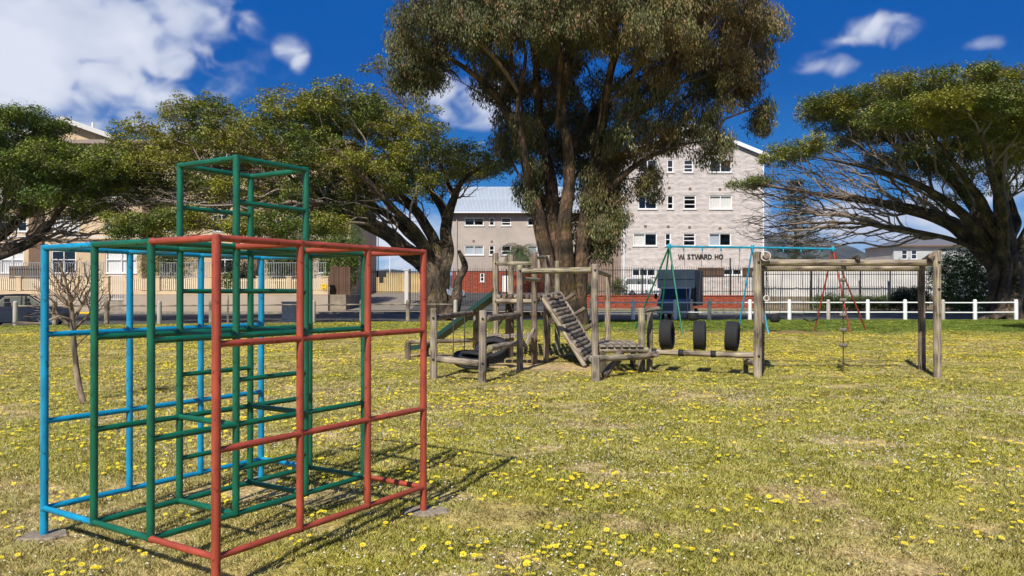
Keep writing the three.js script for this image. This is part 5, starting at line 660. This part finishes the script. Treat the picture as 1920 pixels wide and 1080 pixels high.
{ // dark conifer behind the gable block, and far trees
  const d = 98, c = V(X(1492, d), 1.2, -d), g = thing('conifer_tree', 'dark layered conifer standing right of the pale gable block', 'tree', c), R = rng(71), top = Y(338, d), pl = [], br = [];
  part(g, 'trunk', rod(c.clone().setY(1.1), V(c.x, top, c.z), .35, 9, .05), M.fig);
  for (let l = 0; l < 13; l++) { const y = mix(3.6, top - .4, l / 12), r = mix(4.0, .8, Math.pow(l / 12, 1.2)) * (.85 + .3 * R()); for (let k = 0; k < 7; k++) { const a = k * .9 + l * .5 + R() * .4, e = V(c.x + Math.cos(a) * r, y + .15 * r, c.z + Math.sin(a) * r); br.push(rod(V(c.x, y, c.z), e, .06, 4, .02)); for (let i = 0; i < 14; i++) { const t = .25 + .8 * R(); pl.push(V(mix(c.x, e.x, t) + (R() - .5) * .7, mix(y, e.y, t) + (R() - .5) * .5, mix(c.z, e.z, t) + (R() - .5) * .7)); } } }
  part(g, 'branches', br, M.fig); foliage(g, 'foliage', clump(72, 16, .4, .2, .035, 'fig'), M.leaf, pl, (p, Q) => { const b = .6 + .8 * Q(); return [.032 * b, .055 * b, .018 * b]; }, R);
}
{ // mountain and low hills on the horizon
  const rock = std(lin(.10, .11, .10), .95, { map: tex(256, 420, (u, v) => { const b = .7 + .6 * (fbm(u * 8, v * 8, 5, 8) - .5); return [b, b, b]; }) });
  const ridge = (name, d, depth, prof) => { const pos = [], uv = [], idx = [], n = 150, m = 26, xa = prof[0][0], xb = prof[prof.length - 1][0]; for (let j = 0; j <= m; j++) for (let i = 0; i <= n; i++) { const px = mix(xa, xb, i / n), t = j / m; let k = 0; while (k < prof.length - 2 && prof[k + 1][0] < px) k++; const f = clamp((px - prof[k][0]) / (prof[k + 1][0] - prof[k][0])), y = Math.max(2, EYE + (HY - mix(prof[k][1], prof[k + 1][1], f)) / F * d); const s = Math.sin(Math.PI * Math.min(t, 1)), hh = y * Math.pow(s, 1.15) * (1 + .16 * (1 - s) * (fbm(i * .22 + d, j * .3, 4) - .5) * 4) + y * .05 * (fbm(i * .3, j * .3, 4) - .5) * s; const z = -(d - depth / 2 + depth * t); pos.push((px - 960) / F * d, j === 0 || j === m ? -5 : hh, z); uv.push((px - 960) / F * d, z); if (i < n && j < m) { const a = j * (n + 1) + i, b = a + n + 1; idx.push(a, a + 1, b, b, a + 1, b + 1); } } const g = new THREE.BufferGeometry(); g.setAttribute('position', new THREE.Float32BufferAttribute(pos, 3)); g.setAttribute('uv', new THREE.Float32BufferAttribute(uv, 2)); g.setIndex(idx); g.computeVertexNormals(); struct(name, g, rock); };
  ridge('mountain', 2600, 900, [[1180, 520], [1300, 470], [1380, 452], [1440, 440], [1500, 446], [1545, 452], [1575, 460], [1592, 469], [1610, 477], [1630, 488], [1680, 500], [1800, 508], [2100, 520]]);
  ridge('hill', 3000, 800, [[300, 530], [560, 518], [640, 512], [700, 508], [735, 505], [760, 508], [840, 516], [960, 525]]);
}
// ------------------------------------------------------------ vehicles
const spun = (pos, yaw, s, p) => { const c = Math.cos(yaw), n = Math.sin(yaw); return p; };
function wheelParts(g, x, z, r, w, hub) { const tyre = mesh('wheel', new THREE.LatheGeometry([[r * .62, -w / 2], [r * .92, -w / 2], [r, -w * .36], [r, w * .36], [r * .92, w / 2], [r * .62, w / 2]].map(([a, b]) => new THREE.Vector2(a, b)), 22).rotateZ(Math.PI / 2), M.tyre, g); tyre.position.set(x, r, z); mesh('rim', new THREE.LatheGeometry([[0, w * .3], [r * .2, w * .42], [r * .5, w * .34], [r * .64, w * .46], [r * .64, -w * .4], [0, -w * .3]].map(([a, b]) => new THREE.Vector2(a, b)), 18).rotateZ(x > 0 ? -Math.PI / 2 : Math.PI / 2), hub, tyre); return tyre; }
// car points along +z (front), built at the origin and then turned; lower body and glasshouse are tapered extrusions
function car(label, cat, pos, yaw, paint, o = {}) {
  const L = o.L ?? 4.4, Wd = o.W ?? 1.72, H = o.H ?? 1.42, g = thing(o.name ?? 'parked_car', label, cat, pos); g.rotation.y = yaw; const h = L / 2, wb = L * .3, wr = .31, belt = H * .62;
  const side = (pts, w, bev, taper) => { const s = new THREE.Shape(); pts.forEach(([z, y, cz, cy], k) => k ? (cz !== undefined ? s.quadraticCurveTo(cz, cy, z, y) : s.lineTo(z, y)) : s.moveTo(z, y)); const e = new THREE.ExtrudeGeometry(s, { depth: w - 2 * bev, bevelEnabled: true, bevelSize: bev, bevelThickness: bev, bevelSegments: 3, curveSegments: 8 }).translate(0, 0, -(w - 2 * bev) / 2).rotateY(-Math.PI / 2); const p = e.attributes.position; for (let i = 0; i < p.count; i++) p.setX(i, p.getX(i) * taper(p.getY(i), p.getZ(i))); e.computeVertexNormals(); return e; };
  const arch = (zc) => [[zc - wr - .07, .24], [zc - wr * .1, wr * 2.18, zc - wr - .03, wr * 2.1], [zc + wr + .07, .24, zc + wr + .03, wr * 2.1]];
  const boot = o.hatch ? [[-h + .02, .35], [-h + .0, belt * .8, -h - .02, .5], [-h + .12, belt]] : [[-h + .03, .34], [-h, belt * .86, -h - .03, .5], [-h + .1, belt * .97]];
  const body = side([...boot, [h * .42, belt], [h - .12, belt * .84, h * .78, belt * .97], [h - .02, .36, h + .02, .55], [h - .1, .22], ...arch(wb).reverse().map(([z, y], k, a) => [z, y]), ...arch(-wb).reverse().map(([z, y]) => [z, y]), [-h + .08, .24]], Wd, .06, (y) => 1 - .06 * sstep(belt * .6, belt, y));
  mesh('body', body, paint, g);
  const roofZ0 = o.hatch ? -h + .42 : -h * .46, roofZ1 = h * .12;
  const zR = o.hatch ? -h + .1 : -h * .78, zA = h * .5, wbt = (Wd - .16) / 2, wtp = wbt * .8, cg = o.glass ?? M.carGlass;
  const fl = (a) => fromTris([a[0], a[1], a[2], a[0], a[2], a[3]].flat());
  for (const e of [-1, 1]) for (const [za, zb, r] of [[zA, roofZ1, .035], [-.05, -.05, .04], [zR, roofZ0, .065]]) mesh('pillar', rod(V(e * wbt, belt - .03, za), V(e * wtp, H - .02, zb), r, 8, r * .9), paint, g);
  mesh('windscreen', fl([[-wbt, belt, zA], [wbt, belt, zA], [wtp, H - .03, roofZ1], [-wtp, H - .03, roofZ1]]), cg, g); mesh('rear_window', fl([[-wbt, belt, zR], [wbt, belt, zR], [wtp, H - .03, roofZ0], [-wtp, H - .03, roofZ0]]), cg, g);
  for (const [sx, sz] of [[-.36, .12], [.36, .12], [-.36, -.75], [.36, -.75]]) mesh('seat', merge([new RoundedBoxGeometry(.46, .34, .14, 2, .06).translate(sx, belt + .05, sz), new RoundedBoxGeometry(.26, .18, .1, 2, .04).translate(sx, belt + .33, sz - .02)]), M.dark, g);
  mesh('roof', side([[roofZ0 - .04, H - .035], [roofZ0, H, roofZ0 - .02, H], [roofZ1, H + .022, 0, H + .07], [roofZ1 + .05, H - .035]], Wd - .12, .03, () => .83), paint, g);
  for (const e of [-1, 1]) { const xg = (y) => e * (mix(wbt, wtp, clamp((y - belt) / (H - belt))) + .004), q = (pts) => { const a = pts.map(([z, y]) => [xg(y), y, z]); const out = []; for (let k = 1; k < a.length - 1; k++) out.push(...a[0], ...a[k], ...a[k + 1]); return fromTris(out); }; const glass = cg; mesh('side_window', q([[h * .40, belt + .03], [roofZ1 - .02, H - .09], [-.02, H - .07], [-.02, belt + .03]]), glass, g); mesh('side_window', q([[-.08, belt + .03], [-.08, H - .07], [roofZ0 + .05, H - .08], [o.hatch ? -h + .35 : -h * .62, belt + .03]]), glass, g);
    const d1 = mesh('door_handle', box(e * (Wd / 2 - .02), e * (Wd / 2 + .015), belt - .14, belt - .1, -.02 - .3, .12 - .3), paint, g); const mir = mesh('mirror', new THREE.SphereGeometry(.09, 10, 8).scale(.8, .7, .6).translate(e * (Wd / 2 + .09), belt + .08, h * .3), paint, g);
    mesh('tail_light', box(e * (Wd / 2 - .34), e * (Wd / 2 - .03), belt * .62, belt * .88, -h - .012, -h + .12, .02), M.lampRed, g); mesh('headlight', box(e * (Wd / 2 - .42), e * (Wd / 2 - .08), belt * .58, belt * .76, h - .16, h + .005, .03), M.lampClear, g);
    for (const z of [wb, -wb]) wheelParts(g, e * (Wd / 2 - .11), z, wr, .2, M.chrome); }
  mesh('bumper', box(-Wd / 2 + .06, Wd / 2 - .06, .25, .46, -h - .07, -h + .1, .05), o.bumper ?? paint, g); mesh('bumper', box(-Wd / 2 + .06, Wd / 2 - .06, .25, .46, h - .12, h + .05, .05), o.bumper ?? paint, g); mesh('number_plate', box(-.26, .26, .5, .61, -h - .05, -h - .03), M.white, g);
  g.traverse((m) => { if (m.isMesh) m.castShadow = m.receiveShadow = true; }); return g;
}
M.carGlass = new THREE.MeshPhysicalMaterial({ color: lin(.55, .62, .62), roughness: .03, transmission: 1, thickness: 0, ior: 1.5, side: THREE.DoubleSide }); M.darkGlass = new THREE.MeshPhysicalMaterial({ color: lin(.02, .03, .032), roughness: .05, side: THREE.DoubleSide });
car('black sedan parked on the street at the left edge', 'car', V(X(47, 38.9), -.13, -38.9), Math.PI / 2 + .42, carPaint(.008, .009, .013), { L: 4.4, H: 1.56 });
car('white station wagon parked behind the palisade beside the truck', 'car', V(X(1213, 71), 1.18, -71), Math.PI / 2 - .1, carPaint(.78, .78, .78), { L: 4.6, W: 1.8, H: 1.68, hatch: true, glass: M.carGlass });
car('silver car parked behind the trunk of the wide left tree', 'car', V(X(828, 74), .98, -74), Math.PI / 2 + .2, carPaint(.30, .33, .38), { L: 4.2, hatch: true });
{ // light truck with a tall box body, facing the park
  const d = 46.4, g = thing('box_truck', 'dark blue grey light truck with a tall box body parked facing the park', 'truck', V(X(1263, d), -.13, -d)); g.rotation.y = -.36;
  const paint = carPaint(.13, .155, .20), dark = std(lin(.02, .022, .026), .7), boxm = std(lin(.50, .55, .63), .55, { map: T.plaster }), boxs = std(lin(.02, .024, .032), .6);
  const prof = (pts, w, bev, m, name) => mesh(name, new THREE.ExtrudeGeometry(new THREE.Shape(pts.map(([z, y]) => new THREE.Vector2(z, y))), { depth: w - 2 * bev, bevelEnabled: true, bevelSize: bev, bevelThickness: bev, bevelSegments: 2 }).translate(0, 0, -(w - 2 * bev) / 2).rotateY(-Math.PI / 2), m, g);
  // z = 0 is the nose, body runs to -z
  prof([[-.05, .42], [0, .95], [-.28, 1.22], [-1.75, 1.26], [-1.75, .42]], 2.0, .06, paint, 'cab');
  prof([[-.36, 1.24], [-.92, 1.98], [-1.75, 2.02], [-1.75, 1.24]], 1.86, .05, std(lin(.55, .57, .6), .5), 'cab_roof');
  const quad = (a) => fromTris([a[0], a[1], a[2], a[0], a[2], a[3]].flat());
  mesh('windscreen', quad([[-.86, 1.27, -.285], [.86, 1.27, -.285], [.82, 1.92, -.815], [-.82, 1.92, -.815]]), M.darkGlass, g);
  for (const e of [-1, 1]) { mesh('side_window', quad([[e * .945, 1.3, -.6], [e * .945, 1.3, -1.5], [e * .945, 1.9, -1.5], [e * .945, 1.9, -.98]]), M.darkGlass, g); mesh('headlight', box(e * .58, e * .90, .72, .90, -.06, .035, .02), M.lampClear, g); mesh('indicator', box(e * .90, e * .995, .72, .88, -.1, .01, .01), M.yellow, g); mesh('mirror', box(e * 1.08, e * 1.26, 1.28, 1.62, -.62, -.54, .03), dark, g); mesh('mirror_arm', rod(V(e * .95, 1.4, -.62), V(e * 1.12, 1.46, -.58), .015), dark, g); mesh('door_handle', box(e * .995, e * 1.02, 1.08, 1.12, -1.5, -1.36), dark, g); for (const z of [-.78, -3.7]) wheelParts(g, e * .84, z, .33, .22, M.chrome); }
  mesh('grille', box(-.46, .46, .74, .88, -.03, .03, .01), dark, g); mesh('bumper', box(-1.0, 1.0, .38, .60, -.06, .11, .03), std(lin(.33, .34, .36), .5), g); mesh('number_plate', box(-.26, .26, .43, .54, .112, .122), M.white, g); for (const e of [-1, 1]) mesh('wiper', rod(V(e * .1 - .35, 1.29, -.275), V(e * .1 + .2, 1.42, -.37), .012), dark, g);
  mesh('box_front', ext([[-1.12, 1.95], [1.12, 1.95], [1.12, 3.02], [1.1, 3.1], [-1.1, 3.1], [-1.12, 3.02]], [], -.9, -1.0), boxm, g); mesh('box_overhang', fromTris([-1.12, 1.96, -.92, 1.12, 1.96, -.92, 1.0, 1.9, -1.4, -1.12, 1.96, -.92, 1.0, 1.9, -1.4, -1.0, 1.9, -1.4]), boxm, g);
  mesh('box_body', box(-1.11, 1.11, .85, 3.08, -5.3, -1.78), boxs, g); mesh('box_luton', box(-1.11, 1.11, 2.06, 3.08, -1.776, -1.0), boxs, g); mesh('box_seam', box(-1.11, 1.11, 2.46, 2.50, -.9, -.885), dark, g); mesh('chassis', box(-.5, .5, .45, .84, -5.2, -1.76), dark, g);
  g.traverse((m) => { if (m.isMesh) m.castShadow = m.receiveShadow = true; });
}
scene.fog = new THREE.FogExp2(new THREE.Color(.62, .78, .95), .00005);
renderer.render(scene, camera);
